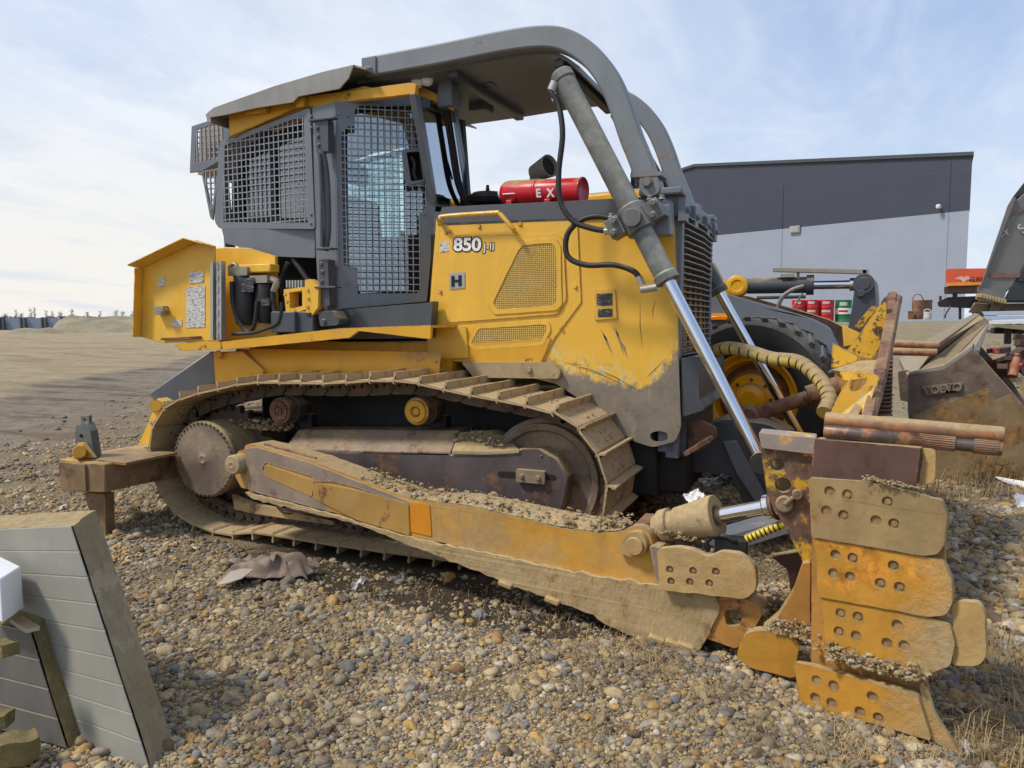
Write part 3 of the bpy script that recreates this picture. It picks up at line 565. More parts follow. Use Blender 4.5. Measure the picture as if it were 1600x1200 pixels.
for side, yy in (('near', T0), ('far', 2*CY-T1)):
    if side == 'near':
        ch = B()
        lk = [link_bm(-1), link_bm(1)]
        for l in lk:
            l.bm.verts.ensure_lookup_table(); src = [(q.co.copy(), ) for q in l.bm.verts]; fcs = [[q.index for q in f.verts] for f in l.bm.faces]; l.bm.verts.index_update(); fcs = [[q.index for q in f.verts] for f in l.bm.faces]
            for i in range(NSH):
                m = shoe_mx(i, T0); vs_l = [ch.v(m @ c[0]+DZ.location) for c in src]
                for f in fcs: ch.face([vs_l[k] for k in f])
            l.bm.free()
        trk = part('track', ch, M['link']); shoe_src = shoe_bm().done('track_shoe', M['shoe'], trk, .004, base=(0, 0, 0)); trk_far = None
        first = shoe_src
    else:
        trk_far = trk.copy(); COL.objects.link(trk_far); trk_far.parent = DZ; trk_far.location = (0, yy-T0, 0); ROOTS[trk_far.name] = ROOTS['track']
    for i in range(NSH):
        o = first if (side == 'near' and i == 0) else first.copy()
        if o is not first: COL.objects.link(o)
        o.parent = trk if side == 'near' else trk_far
        m = shoe_mx(i, T0); m = m @ Matrix.Rotation(random.uniform(-.02, .02), 4, 'Y'); o.matrix_local = m; o.scale = (random.uniform(.985, 1.015), 1, random.uniform(.92, 1.06))
# ---- final drive, idler, rollers, track frame
fd = S(317, 718, 4.78)
b = B(); b.lathe(fd, YV, [(0, 0), (-.012, .03), (0, .05), (0, .275), (.004, .30), (.022, .318), (.05, .318), (.055, .305), (.50, .312), (.52, .28), (.75, .26), (.76, 0)], 56)
fdo = part('final_drive', b, M['steel'], .004)
b = B()
for k in range(44): a = 2*math.pi*k/44; b.bolt(fd+V((.297*math.cos(a), .004, .297*math.sin(a))), -YV, .010, .013)
part('bolt_ring', b, M['link'], parent=fdo)
b = B(); n = 25; o = []
for k in range(n):
    for d, r in ((0, .36), (.3, .42), (.5, .42), (.8, .36)): a = 2*math.pi*(k+d)/n; o.append(fd+V((r*math.cos(a), .32, r*math.sin(a))))
b.plate(o, V((0, .07, 0))); part('sprocket', b, M['link'], .004)
for mirror in (None, CY):
    ic = S(850, 750, 5.0)
    b = B(mirror); b.lathe(ic, YV, [(.0, 0), (-.05, .05), (-.05, .11), (-.01, .13), (.01, .30), (0, .34), (-.03, .36), (-.03, .40), (.03, .405), (.035, .435), (.17, .435), (.175, .405), (.24, .40), (.24, 0)], 56)
    part('idler', b, M['steel'], .003)
    for px, mm in ((437, 'steel'), (651, 'yellow_dirty')):
        c = S(px, 643 if px > 500 else 642, 4.93); r = .108
        b = B(mirror); b.lathe(c, YV, [(.0, 0), (0, .05), (-.02, .055), (-.02, .08), (0, .085), (0, r*.95), (.02, r), (.06, r), (.065, r*.8), (.10, r*.8), (.105, r*1.05), (.21, r*1.05), (.22, r*.75), (.34, r*.6), (.34, 0)], 30)
        ro = part('carrier_roller', b, M['link'], .003)
        b = B(mirror); b.lathe(c+V((0, -.003, 0)), YV, [(-.012, 0), (-.012, .028), (.0, .03), (.0, .036), (-.018, .04), (-.02, .082), (0, .086), (0, .100), (.004, .100), (.004, 0)], 30); part('hub_cap', b, M[mm] if mm != 'steel' else M['rust'], .002, parent=ro)
        b = B(mirror); b.box(c+V((.05, .30, -.2)), (.12, .1, .3)); part('roller_bracket', b, M['dark'], .01, parent=ro)
    FY = 4.86
    prof = SP([(440, 702), (700, 706), (704, 709), (800, 708), (812, 701), (846, 701), (870, 715), (888, 748), (881, 790), (850, 830), (440, 800)], FY)
    b = B(mirror); b.plate(prof, V((0, .44, 0)), []); fr = part('track_frame', b, M['purple'], .018)
    # sloping top guard
    b = B(mirror); A = SP([(444, 701), (560, 704), (704, 706)], FY); T = SP([(466, 672), (580, 672), (716, 673)], FY+.16); T2 = [p+V((0, .24, 0)) for p in T]
    b.sheet([A, T, T2], V((0, 0, -.03))); part('frame_guard', b, M['guardtop'], .006)
    b = B(mirror); A = SP([(706, 704), (760, 705), (812, 702)], FY-.012); T = SP([(716, 676), (765, 672), (800, 690)], FY+.17); b.sheet([A, T, [p+V((0, .2, -.02)) for p in T]], V((0, 0, -.03))); part('frame_step', b, M['mudcyl'], .006)
    b = B(mirror); q = SP([(806, 733), (851, 737), (851, 757), (806, 753)], FY-.035); b.plate(fil(q, .01), V((0, .06, 0)))
    for x, y in ((815, 744), (841, 747)): b.bolt(S(x, y, FY-.034), -YV, .016, .02)
    part('guide_block', b, M['steel'], .006, parent=fr)
    b = B(mirror); b.plate(fil(SP([(778, 736), (868, 742), (868, 751), (778, 745)], FY-.004), .02), V((0, .02, 0))); part('slot', b, M['black_flat'], parent=fr)
    b = B(mirror); b.box((-3.1, FY+.21, .50), (2.5, .34, .34)); b.box((-3.2, FY+.25, .22), (2.2, .22, .16)); part('frame_body', b, M['dark'], .02)
    for k in range(7):
        x = -4.0+k*.32; b = B(mirror); b.lathe((x, FY-.0, .26), YV, [(0, 0), (0, .06), (.03, .07), (.03, .1), (.06, .12), (.1, .12), (.1, .1), (.26, .1), (.26, .12), (.32, .12), (.35, .07), (.35, 0)], 20); part('track_roller', b, M['link'], .003)
b = B(); b.plate(fil(SP([(362, 772), (400, 787), (520, 814), (522, 821), (470, 814), (398, 803), (366, 796)], 4.92), .01), V((0, .03, 0))); part('rock_guard', b, M['shoe'], .004)
# ---- hull between the tracks
b = B(); b.box((-2.95, CY, .80), (3.6, 1.36, .80)); b.box((-1.35, CY, .62), (.8, 1.1, .42)); part('belly_frame', b, M['dark'], .03)
# grey skid structure in front of the radiator and the dark C link that goes down to the blade
b = B(); c0 = SP([(1092, 672), (1130, 655), (1200, 663), (1240, 684), (1232, 720), (1255, 800), (1235, 815), (1168, 800), (1140, 740), (1075, 738), (1040, 760), (1010, 755), (1030, 690)], 5.95)
b.plate(fil(c0, .05), V((0, .5, 0))); part('draft_link', b, M['charcoal'], .02)
b = B(); c0 = SP([(1128, 690), (1150, 688), (1205, 790), (1190, 800), (1150, 740)], 5.9); b.plate(c0, V((0, .06, 0))); part('link_rib', b, M['grey'], .01)
b = B(); b.plate(fil(SP([(1062, 715), (1072, 660), (1092, 655), (1118, 668), (1120, 684), (1096, 704), (1078, 708)], 5.62), .02), V((0, .05, 0))); b.bar(S(1074, 706, 5.5), S(1112, 684, 5.5), .26, .03); part('tow_shackle', b, M['rust'], .008)

# ---- hood and engine side
hood = SP([(684, 350), (880, 343), (1052, 335), (1064, 668), (1055, 690), (1020, 699), (985, 688), (930, 640), (870, 600), (735, 566), (667, 562), (668, 520), (682, 340)], HS)
def side_material():
    m = mat('yellow_side_panel', YEL, .36, var=.06, dust=.05, edge=.5, ecol=(.25, .16, .07), up=.2, streak=.10)
    nt = m.node_tree; N = nt.nodes; L = nt.links; bs = N['Principled BSDF']; src = bs.inputs['Base Color'].links[0].from_socket
    tc = N.new('ShaderNodeTexCoord'); sp = N.new('ShaderNodeSeparateXYZ'); L.new(tc.outputs['Object'], sp.inputs[0])
    def nz(s, st=(1, 1, 1), d=9, r=.7):
        mp = N.new('ShaderNodeMapping'); mp.inputs['Scale'].default_value = st; L.new(tc.outputs['Object'], mp.inputs[0]); n = N.new('ShaderNodeTexNoise'); n.inputs['Scale'].default_value = s; n.inputs['Detail'].default_value = d; n.inputs['Roughness'].default_value = r; L.new(mp.outputs[0], n.inputs['Vector']); return n.outputs[0]
    def mth(op, *a):
        x = N.new('ShaderNodeMath'); x.operation = op
        for i, v in enumerate(a):
            if isinstance(v, (int, float)): x.inputs[i].default_value = v
            else: L.new(v, x.inputs[i])
        return x.outputs[0]
    def rg(s, a, c, va=0., vb=1.):
        r = N.new('ShaderNodeMapRange')
        for i, v in zip((1, 2, 3, 4), (a, c, va, vb)): r.inputs[i].default_value = v
        L.new(s, r.inputs[0]); return r.outputs[0]
    def mx(f, a, c):
        x = N.new('ShaderNodeMix'); x.data_type = 'RGBA'; L.new(f, x.inputs[0])
        for i, v in ((6, a), (7, c)):
            if isinstance(v, tuple): x.inputs[i].default_value = (*v, 1)
            else: L.new(v, x.inputs[i])
        return x.outputs[2]
    # the paint is scoured off below an uneven line that dips in the middle of the front panel (local x about 1.0 .. 1.65)
    x, z = sp.outputs[0], sp.outputs[2]
    line = mth('MAXIMUM', mth('SUBTRACT', 1.36, mth('MULTIPLY', .24, mth('SUBTRACT', x, .7))), mth('ADD', 1.20, mth('MULTIPLY', 1.0, mth('SUBTRACT', x, 1.36))))   # V-shaped edge
    d = mth('ADD', mth('SUBTRACT', line, z), mth('MULTIPLY', .34, mth('SUBTRACT', nz(6, (1, 1, 1)), .5)))
    pale = mth('MULTIPLY', rg(d, -.20, -.02), rg(nz(20, (1, 1, .5)), .46, .60)); grey = mth('MAXIMUM', rg(d, -.02, .03), mth('MULTIPLY', rg(d, -.14, .0), rg(nz(13, (1.6, 1, .7)), .55, .60)))
    front = rg(x, .55, .68)
    pale = mth('MULTIPLY', pale, front); grey = mth('MULTIPLY', grey, front)
    c = mx(pale, src, (.62, .55, .28)); mot = mx(rg(nz(5), .35, .65), (.155, .130, .10), (.26, .215, .155)); mot = mx(rg(nz(16, (1, 1, .15)), .54, .66, 0, .6), mot, (.36, .29, .19)); mot = mx(rg(nz(28), .60, .66, 0, .7), mot, (.09, .075, .06)); c = mx(grey, c, mot)
    # long scratches low down
    sc_ = mth('MULTIPLY', rg(nz(5, (1.2, 1, 26), 6, .55), .66, .70), rg(z, 1.62, 1.45)); c = mx(mth('MULTIPLY', sc_, rg(z, 1.3, 1.36)), c, (.2, .13, .06))
    L.new(c, bs.inputs['Base Color']); ro = N.new('ShaderNodeMix'); ro.data_type = 'FLOAT'; L.new(grey, ro.inputs[0]); ro.inputs[2].default_value = .36; ro.inputs[3].default_value = .6; L.new(ro.outputs[0], bs.inputs['Roughness'])
    return m
M['side'] = side_material()
slot = [S(x, y, HS) for x, y in ((1017, 676), (1030, 673), (1042, 676), (1044, 684), (1038, 690), (1022, 691), (1015, 684))]
b = B(); b.plate(fil(hood, .03), V((0, 2*(CY-HS), 0)) if False else V((0, .05, 0)), [fil(slot, .02)]); b.plate(fil(SP([(690, 350), (1052, 336), (1056, 560), (668, 545)], HS+.05), .02), V((0, 2*(CY-HS)-.1, 0)))
part('engine_cowling', b, M['side'], .012)
b = B(CY); b.plate(fil(hood, .03), V((0, .05, 0))); part('far_cowling', b, M['yellow'], .012)
# dark grey hood top with sloping shoulders
b = B(); e0 = SP([(684, 349), (702, 348), (880, 341), (1052, 334)], HS-.012); e1 = [p+V((0, .07, .10)) for p in SP([(684, 349), (702, 348), (880, 341), (1052, 334)], HS-.012)]
for p, q in zip(e1, e0): p.z = q.z+.135
far0 = [V((p.x, 2*CY-p.y, p.z)) for p in e0]; far1 = [V((p.x, 2*CY-p.y, p.z)) for p in e1]
mid = [V((p.x, CY, p.z+.035)) for p in e1]
b.sheet([e0, e1, mid, far1, far0], V((0, 0, -.02))); part('hood_top', b, mat('hood_top_paint', (.050, .055, .064), .65, var=.15, spec=.2, dust=.02, up=.10, edge=.6, ecol=(.2, .15, .1), streak=.2), .008, smooth=20)
# rear engine panel, proud of the cowling, and the access door on it
rp = SP([(687, 352), (902, 344), (908, 472), (867, 527), (848, 566), (742, 572), (734, 566), (732, 559), (668, 561), (674, 520), (681, 430)], HS-.010)
b = B(); b.plate(fil(rp, .012), V((0, .008, 0)))
for x, y in ((749, 354), (813, 350), (899, 448), (876, 511), (688, 456), (697, 363)): b.bolt(S(x, y, HS-.011), -YV, .013, .012)
panel = part('side_panel', b, M['yellow'], .004)
dr = SP([(702, 367), (872, 366), (880, 374), (885, 467), (871, 491), (704, 504), (697, 500)], HS-.022)
b = B(); b.plate(fil(dr, .03), V((0, .011, 0))); door = part('access_door', b, M['yellow'], .004)
def mesh_mat(name, c0, c1, s):
    m = bpy.data.materials.new(name); m.use_nodes = True; nt = m.node_tree; N = nt.nodes; L = nt.links; bs = N['Principled BSDF']
    tc = N.new('ShaderNodeTexCoord'); mp = N.new('ShaderNodeMapping'); mp.inputs['Scale'].default_value = (s, .001, s*1.15); L.new(tc.outputs['Object'], mp.inputs[0])
    vo = N.new('ShaderNodeTexVoronoi'); vo.inputs['Scale'].default_value = 1; vo.inputs['Randomness'].default_value = .12; L.new(mp.outputs[0], vo.inputs['Vector'])
    r = N.new('ShaderNodeMapRange'); r.inputs[1].default_value = .28; r.inputs[2].default_value = .40; L.new(vo.outputs['Distance'], r.inputs[0])
    nn = N.new('ShaderNodeTexNoise'); nn.inputs['Scale'].default_value = 6; nn.inputs['Detail'].default_value = 8; L.new(tc.outputs['Object'], nn.inputs['Vector'])
    a = N.new('ShaderNodeMix'); a.data_type = 'RGBA'; L.new(nn.outputs[0], a.inputs[0]); a.inputs[6].default_value = (*[v*.7 for v in c1], 1); a.inputs[7].default_value = (*[min(1, v*1.25) for v in c1], 1)
    x = N.new('ShaderNodeMix'); x.data_type = 'RGBA'; L.new(r.outputs[0], x.inputs[0]); x.inputs[6].default_value = (*c0, 1); L.new(a.outputs[2], x.inputs[7]); L.new(x.outputs[2], bs.inputs['Base Color'])
    bs.inputs['Roughness'].default_value = .7; bn = N.new('ShaderNodeBump'); bn.inputs['Strength'].default_value = .7; bn.inputs['Distance'].default_value = .01; L.new(r.outputs[0], bn.inputs['Height']); L.new(bn.outputs[0], bs.inputs['Normal']); return m
M['perf'] = mesh_mat('perforated_screen', (.13, .08, .02), (.66, .43, .10), 62)
b = B(); b.plate(fil(SP([(817, 382), (864, 378), (870, 387), (872, 472), (866, 479), (776, 486), (768, 475), (808, 390)], HS-.025), .02), V((0, .003, 0))); part('perforated_panel', b, M['perf'], parent=door)
b = B(); o_ = SP([(813, 376), (868, 372), (876, 384), (878, 476), (870, 485), (772, 492), (761, 477), (803, 386)], HS-.030); i_ = SP([(818, 383), (863, 380), (868, 388), (870, 471), (865, 477), (778, 484), (770, 474), (810, 391)], HS-.030)
b.plate(fil(o_, .02), V((0, .007, 0)), [fil(i_, .02)]); part('panel_rim', b, M['yellow'], .003, parent=door)
b = B(); b.plate(fil(SP([(702, 427), (726, 425), (726, 450), (702, 452)], HS-.028), .004), V((0, .006, 0)))
part('latch', b, M['galv'], .002, parent=door)
lt = [o for o in bpy.data.objects if o.name == 'latch'][0]
b = B()
for x0, x1, y0, y1 in ((705, 709.5, 431, 448), (716, 720.5, 430, 447), (709.3, 716.2, 437, 441)): b.plate(SP([(x0, y0), (x1, y0), (x1, y1), (x0, y1)], HS-.034), V((0, .005, 0)))
part('latch_handle', b, M['black_flat'], parent=door)
b = B(); b.plate(fil(SP([(747, 513), (854, 506), (856, 515), (845, 535), (744, 542), (734, 537)], HS-.016), .02), V((0, .006, 0))); part('perforated_panel', b, M['perf'], parent=panel)
b = B(); b.plate(fil(SP([(742, 508), (857, 501), (861, 515), (849, 540), (741, 547), (729, 538)], HS-.019), .02), V((0, .006, 0)), [fil(SP([(748, 514), (853, 507), (855, 515), (844, 534), (745, 541), (736, 536)], HS-.019), .02)]); part('panel_rim', b, M['yellow'], .002, parent=panel)
# lower tin skirt, rear foot of the cowling
b = B(); b.plate(fil(SP([(680, 507), (728, 511), (732, 559), (667, 562), (667, 530)], HS-.03), .012), V((0, .025, 0))); part('lower_panel', b, M['yellow'], .006)
b = B(); b.plate(fil(SP([(735, 536), (862, 527), (846, 566), (742, 571), (733, 564)], HS-.018), .02), V((0, .006, 0))); part('lower_panel', b, M['yellow_dirty'], .003)
b = B(); b.plate(fil(SP([(720, 566), (862, 566), (876, 580), (872, 592), (740, 590)], HS-.05), .02), V((0, .04, 0))); b.bolt(S(827, 578, HS-.05), -YV, .02, .02); part('lower_panel', b, M['mudcyl'], .004)
# lettering
def on_side(x, y, Y): return frame_mat(S(x, y, Y), (1, 0, -.03), (0, 0, 1))
text_mesh('850', .135, on_side(730, 383, HS-.0245) @ Matrix.Diagonal((1.16, 1, 1, 1)), 'model_outline', M['black_flat'], door, .001, .0125)
text_mesh('850', .135, on_side(730, 383, HS-.0265) @ Matrix.Diagonal((1.16, 1, 1, 1)), 'model_number', M['white'], door, .001, .0045)
text_mesh('J-II', .085, on_side(764, 386, HS-.0245), 'model_outline', M['black_flat'], door, .001, .005)
text_mesh('J-II', .085, on_side(764, 386, HS-.0265), 'model_number', M['white'], door, .001, .0)
def decal_mat(name, bg, ink, sx, sz, thr):
    m = bpy.data.materials.new(name); m.use_nodes = True; nt = m.node_tree; N = nt.nodes; L = nt.links; bs = N['Principled BSDF']
    tc = N.new('ShaderNodeTexCoord'); mp = N.new('ShaderNodeMapping'); mp.inputs['Scale'].default_value = (sx, 1, sz); L.new(tc.outputs['Object'], mp.inputs[0])
    n = N.new('ShaderNodeTexNoise'); n.inputs['Scale'].default_value = 1; n.inputs['Detail'].default_value = 3; L.new(mp.outputs[0], n.inputs['Vector'])
    r = N.new('ShaderNodeMapRange'); r.inputs[1].default_value = thr; r.inputs[2].default_value = thr+.04; L.new(n.outputs[0], r.inputs[0])
    x = N.new('ShaderNodeMix'); x.data_type = 'RGBA'; L.new(r.outputs[0], x.inputs[0]); x.inputs[6].default_value = (*bg, 1); x.inputs[7].default_value = (*ink, 1); L.new(x.outputs[2], bs.inputs['Base Color']); bs.inputs['Roughness'].default_value = .5; return m
M['decal'] = decal_mat('printed_decal', (.60, .58, .54), (.16, .16, .17), 26, 150, .54)
M['decal_dark'] = decal_mat('dark_decal', (.03, .03, .035), (.42, .40, .36), 16, 190, .60)
b = B(); b.plate(fil(SP([(929, 453), (961, 452), (964, 498), (929, 500)], HS-.012), .006), V((0, .012, 0))); tp = part('data_plate', b, M['yellow'], .003)
b = B(); b.plate(SP([(932, 459), (957, 458), (957, 477), (932, 479)], HS-.014), V((0, .002, 0))); b.plate(SP([(934, 483), (957, 482), (957, 495), (934, 496)], HS-.014), V((0, .002, 0))); part('label', b, M['decal_dark'], parent=tp)
b = B(); b.plate(SP([(688, 378), (702, 377), (701, 394), (687, 394)], HS-.013), V((0, .002, 0))); part('label', b, M['decal'], parent=panel)
b = B(); b.tube(SP([(703, 362), (690, 350)], HS-.03)+SP([(689, 343), (694, 338), (772, 332.5), (781, 334), (801, 357)], HS-.10)+[S(803, 361, HS-.02)], .017, 10, 5); part('grab_rail', b, M['yellow'])
# ---- gouges and scrapes on the cowling
def scrapes(name, lines, m, w):
    for (x0, y0), (x1, y1), k in lines:
        o = HS-.0165 if k else HS-.0015; a, c = S(x0, y0, o), S(x1, y1, o); t = (c-a).normalized(); n = V((-t.z, 0, t.x)); md = a.lerp(c, random.uniform(.35, .6))+n*random.uniform(-.01, .01); ww = w*random.uniform(.5, 1.2); b = B(); b.plate([a, md-n*ww, c, md+n*ww], V((0, .001, 0))); part(name, b, m)
scrapes('scrape', [((938, 512), (958, 556), 0), ((957, 506), (975, 556), 0), ((942, 520), (950, 535), 0), ((962, 512), (968, 530), 0), ((968, 530), (980, 560), 0)], mat('gouge', (.30, .20, .10), .7), .010)
scrapes('scrape', [((750, 552), (800, 556), 1), ((755, 560), (840, 556), 1), ((770, 548), (812, 551), 1), ((795, 563), (850, 560), 1), ((708, 512), (716, 514), 1), ((780, 370), (784, 376), 1), ((905, 574), (990, 607), 0), ((890, 570), (960, 590), 0), ((930, 575), (1000, 612), 0), ((1010, 590), (1040, 560), 0), ((880, 566), (915, 570), 0), ((1000, 470), (1004, 545), 0), ((1024, 470), (1020, 500), 0)], mat('dark_scratch', (.12, .075, .03), .7), .0028)
# ---- radiator guard and grille
RX = -1.0
b = B(); b.box((RX-.03, HS+.085, 1.64), (.10, .07, 1.86)); b.box((RX-.03, 2*CY-HS-.085, 1.64), (.10, .07, 1.86)); b.box((RX-.12, CY, 2.50), (.26, 2*(CY-HS)-.02, .17)); b.box((RX-.07, CY, .96), (.13, 1.46, .42))
grd = part('radiator_guard', b, M['grey'], .012)
b = B(); b.box((RX-.12, CY, 1.75), (.08, 1.46, 1.4)); part('radiator_core', b, M['black_flat'])
b = B()
for k in range(25):
    z = 1.36+k*.0445; b.plate([V((RX-.03, HS+.06, z)), V((RX+.035, HS+.14, z)), V((RX+.06, CY, z)), V((RX+.035, 2*CY-HS-.14, z)), V((RX-.03, 2*CY-HS-.06, z)), V((RX-.06, 2*CY-HS-.06, z)), V((RX-.06, HS+.06, z))], V((0, 0, .009)))
for k in range(5): b.box((RX-.03, HS+.28+k*.25, 1.90), (.05, .012, 1.12))
part('grille', b, M['grille'])
b = B()
for y in (HS+.05, CY-.3, CY+.3, 2*CY-HS-.05): b = B(); b.box((RX+.022, y, 2.46), (.05, .13, .16)); b.bolt((RX+.05, y, 2.46), (1, 0, 0), .02, .02); part('guard_hinge', b, M['grey'], .015)
b = B(); b.plate(fil(SP([(1064, 560), (1090, 556), (1092, 625), (1102, 640), (1066, 652)], HS+.02), .02), V((0, 1.4, 0)), []); b.plate(fil([V((RX+.01, HS+.1, .72)), V((RX+.01, 2*CY-HS-.1, .72)), V((RX+.01, 2*CY-HS-.1, 1.30)), V((RX+.01, HS+.1, 1.30))], .03), V((.05, 0, 0)))
for k in range(7): b.box((RX+.062, HS+.42, .86+k*.045), (.012, .22, .018))
part('lower_grille', b, M['charcoal'], .01)
# ---- brush sweeps, roof canopy
arch = SP([(578, 108), (640, 97), (700, 86), (790, 68), (848, 61), (886, 66), (922, 88), (950, 122), (970, 165), (987, 215), (1002, 252), (1013, 284)], HS)
for mirror in (None, CY):
    b = B(mirror); b.sweep(arch, .13, .155, YV, 5); rail = part('brush_sweep', b, M['grey_light'], .014)
    b = B(mirror); b.plate(fil(SP([(1000, 270), (1024, 262), (1030, 288), (1030, 300), (1020, 306), (1008, 306), (998, 295)], HS-.09), .02), V((0, .18, 0))); b.box(S(1014, 276, HS), (.22, .19, .03)); b.bolt(S(1012, 285, HS-.09), -YV, .03, .03); part('sweep_foot', b, M['grey_light'], .008)
    b = B(mirror); b.box(S(579, 104, HS-.05), (.13, .06, .13)); b.bolt(S(577, 110, HS-.08), -YV, .025, .04); part('sweep_bracket', b, M['grey'], .01)
    b = B(mirror); b.box(S(1036, 302, HS+.02), (.3, .2, .05)); b.cyl(S(1042, 322, HS-.05), S(1042, 322, HS+.1), .05); part('sweep_base', b, M['grey'], .012)
def up(p, dz): return V((p.x, p.y, p.z+dz))
cl = SP([(552, 122), (640, 110), (700, 99), (790, 82), (845, 76), (875, 82), (902, 100)], HS); cl = cat(cl, 4)
b = B(); b.sheet([[V((p.x, HS+.05, p.z)) for p in cl], [V((p.x, 2*CY-HS-.05, p.z)) for p in cl]], V((0, 0, -.03))); can = part('canopy_plate', b, M['grey'], smooth=30)
b = B()
for px, py in ((700, 104), (868, 86)): q = S(px, py, HS); b.box((q.x, CY, q.z-.03), (.08, 1.4, .06))
b.box((S(735, 125, 6.0).x, 5.95, S(735, 125, 6.0).z-.02), (.5, .14, .12)); part('canopy_rib', b, M['charcoal'], .01)
b = B(); q = S(700, 140, 5.75); b.box(q, (.13, .13, .30)); q = S(752, 158, 6.45); b.box(q, (.16, .2, .2)); part('canopy_mount', b, M['grey'], .01)
rl = SP([(324, 176), (334, 168), (430, 134), (505, 112), (553, 101), (572, 106)], 5.20); rl = [p for p in rl]
b = B(); b.sheet([rl, [V((p.x, 2*CY-5.20, p.z)) for p in rl]], V((0, 0, -.014))); rp_ = part('roof_plate', b, M['roof_grey'], smooth=25)
b = B(); b.plate(SP([(324, 176), (334, 168), (430, 134), (505, 112), (553, 101), (545, 122), (530, 139), (466, 151), (458, 160), (400, 169), (356, 179), (327, 184)], 5.19), V((0, .014, 0))); b.plate(SP([(321, 178), (328, 176), (330, 192), (324, 191)], 5.2), V((0, 1.9, 0))); part('roof_flange', b, M['roof_grey'], .003, parent=rp_)

CM = 6.05
# ---- cab
RA, RB = S(340, 290, 5.36), S(492, 290, 5.24)                 # rear side window plane
DA, DB = S(527, 400, 5.25), S(681, 319, 5.70)                 # door plane (angled towards the narrow front)
ra, rb, da, db = (RA.x, RA.y), (RB.x, RB.y), (DA.x, DA.y), (DB.x, DB.y)
for mirror in (None, CM):
    nd = wnorm(da, db, 1)
    dp = WP([(522, 160), (648, 146), (656, 149), (681, 318), (667, 471), (527, 483)], da, db)
    hole = WP([(555, 168), (559, 165), (648, 165), (654, 230), (633, 233), (628, 240), (634, 288), (641, 292), (665, 287), (667, 322), (656, 334), (658, 450), (652, 458), (559, 459), (559, 418), (537, 415), (533, 209), (544, 197), (554, 197)], da, db)
    b = B(mirror); b.plate(fil(dp, .012), nd*.03, [hole, WP([(635, 238), (655, 237), (661, 281), (642, 284)], da, db)])
    for x, y in ((529, 178), (544, 181), (528, 443), (543, 444), (663, 334)): b.bolt(SW(x, y, da, db), -nd, .012, .012)
    dg = part('cab_door_guard', b, M['grey'], .006)
    b = B(mirror); grid_bars(b, hole, da, db, .0535, .0078, .006); part('door_mesh', b, M['mesh'], parent=dg)
    b = B(mirror); hb = WP([(631, 235), (657, 232), (664, 284), (640, 289)], da, db); hi = WP([(635, 238), (655, 237), (661, 281), (642, 284)], da, db); b.plate(fil(hb, .02), -nd*.012, [fil(hi, .015)]); part('handle_frame', b, M['grey'], .003, parent=dg)
    b = B(mirror); b.plate([p+nd*.10 for p in hi], nd*.01); b.plate(hi, nd*.1, [[p for p in fil([q.lerp((hi[0]+hi[1]+hi[2]+hi[3])/4, .06) for q in hi], .01)]]); part('handle_recess', b, M['black_flat'], parent=dg)
    b = B(mirror); b.tube([p+nd*.03 for p in WP([(643, 243), (648, 255), (647, 270), (651, 280)], da, db)], .014, 8, 4); part('handle', b, M['seat'], parent=dg)
    gp = [p+nd*.12 for p in WP([(534, 170), (648, 158), (676, 318), (662, 460), (534, 470)], da, db)]
    b = B(mirror); b.plate(gp, nd*.008); part('door_glass', b, M['glass'], parent=dg)
    gi = [p+nd*.10 for p in WP([(543, 172), (645, 160), (672, 314), (661, 452), (562, 458), (556, 420), (541, 412)], da, db)]; go = [p+nd*.10 for p in WP([(528, 163), (654, 150), (681, 318), (667, 476), (528, 486)], da, db)]
    b = B(mirror); b.plate(go, nd*.05, [fil(gi, .03)]) if not mirror else b.plate([p for p in go[:2]]+[p+V((0, 0, -.08)) for p in go[1::-1]], nd*.05); part('door_frame', b, M['black_flat'], parent=dg)
    # hinge post, tubes
    b = B(mirror); b.plate(fil(WP([(488, 168), (524, 160), (530, 500), (500, 505), (494, 400)], (DA.x-1, DA.y), da), .01), V((0, .16, 0))); pst = part('cab_post', b, M['grey'], .008)
    b = B(mirror); b.tube(SP([(503, 236), (508, 262), (511, 300), (512, 360), (508, 392)], 5.14), .028, 12, 5); b.tube(SP([(499, 240), (502, 300), (503, 385)], 5.10), .016, 10, 5); part('grab_handle', b, M['charcoal'], parent=pst)
    b = B(mirror); b.plate(SP([(492, 186), (512, 186), (513, 236), (494, 238)], 5.12), V((0, .08, 0)))
    for x, y in ((496, 200), (497, 213), (498, 227)): b.bolt(S(x, y, 5.12), -YV, .014, .014)
    b.box(S(505, 187, 5.13), (.24, .06, .016)); b.plate(SP([(498, 405), (512, 405), (515, 478), (500, 478)], 5.13), V((0, .1, 0)))
    for x, y in ((502, 413), (504, 425), (503, 440)): b.bolt(S(x, y, 5.13), -YV, .014, .014)
    b.box(S(509, 389, 5.13), (.16, .10, .014)); b.box(S(512, 449, 5.13), (.20, .08, .014)); part('hinge', b, M['charcoal'], .003, parent=pst)
    b = B(mirror); b.plate(fil(SP([(497, 488), (520, 485), (530, 500), (528, 508), (500, 510)], 5.12), .02), V((0, .14, 0))); b.bolt(S(506, 503, 5.12), -YV, .022, .02); part('post_foot', b, M['charcoal'], .006, parent=pst)
    # rear side window guard
    nr = wnorm(ra, rb, 1); go = WP([(343, 222), (484, 168), (492, 358), (342, 357), (335, 346)], ra, rb); gi = WP([(351, 227), (474, 180), (481, 348), (349, 347)], ra, rb)
    b = B(mirror); b.plate(fil(go, .03), nr*.04, [gi])
    for x, y in ((486, 182), (486, 200), (486, 335), (486, 349)): b.bolt(SW(x, y, ra, rb), -nr, .011, .012)
    rg = part('window_guard', b, M['grey'], .006)
    b = B(mirror); grid_bars(b, gi, ra, rb, .0545, .0078, .006); part('guard_mesh', b, M['mesh'], parent=rg)
    b = B(mirror); b.plate([p+nr*.14 for p in gi], nr*.008); part('side_glass', b, M['glass'], parent=rg)
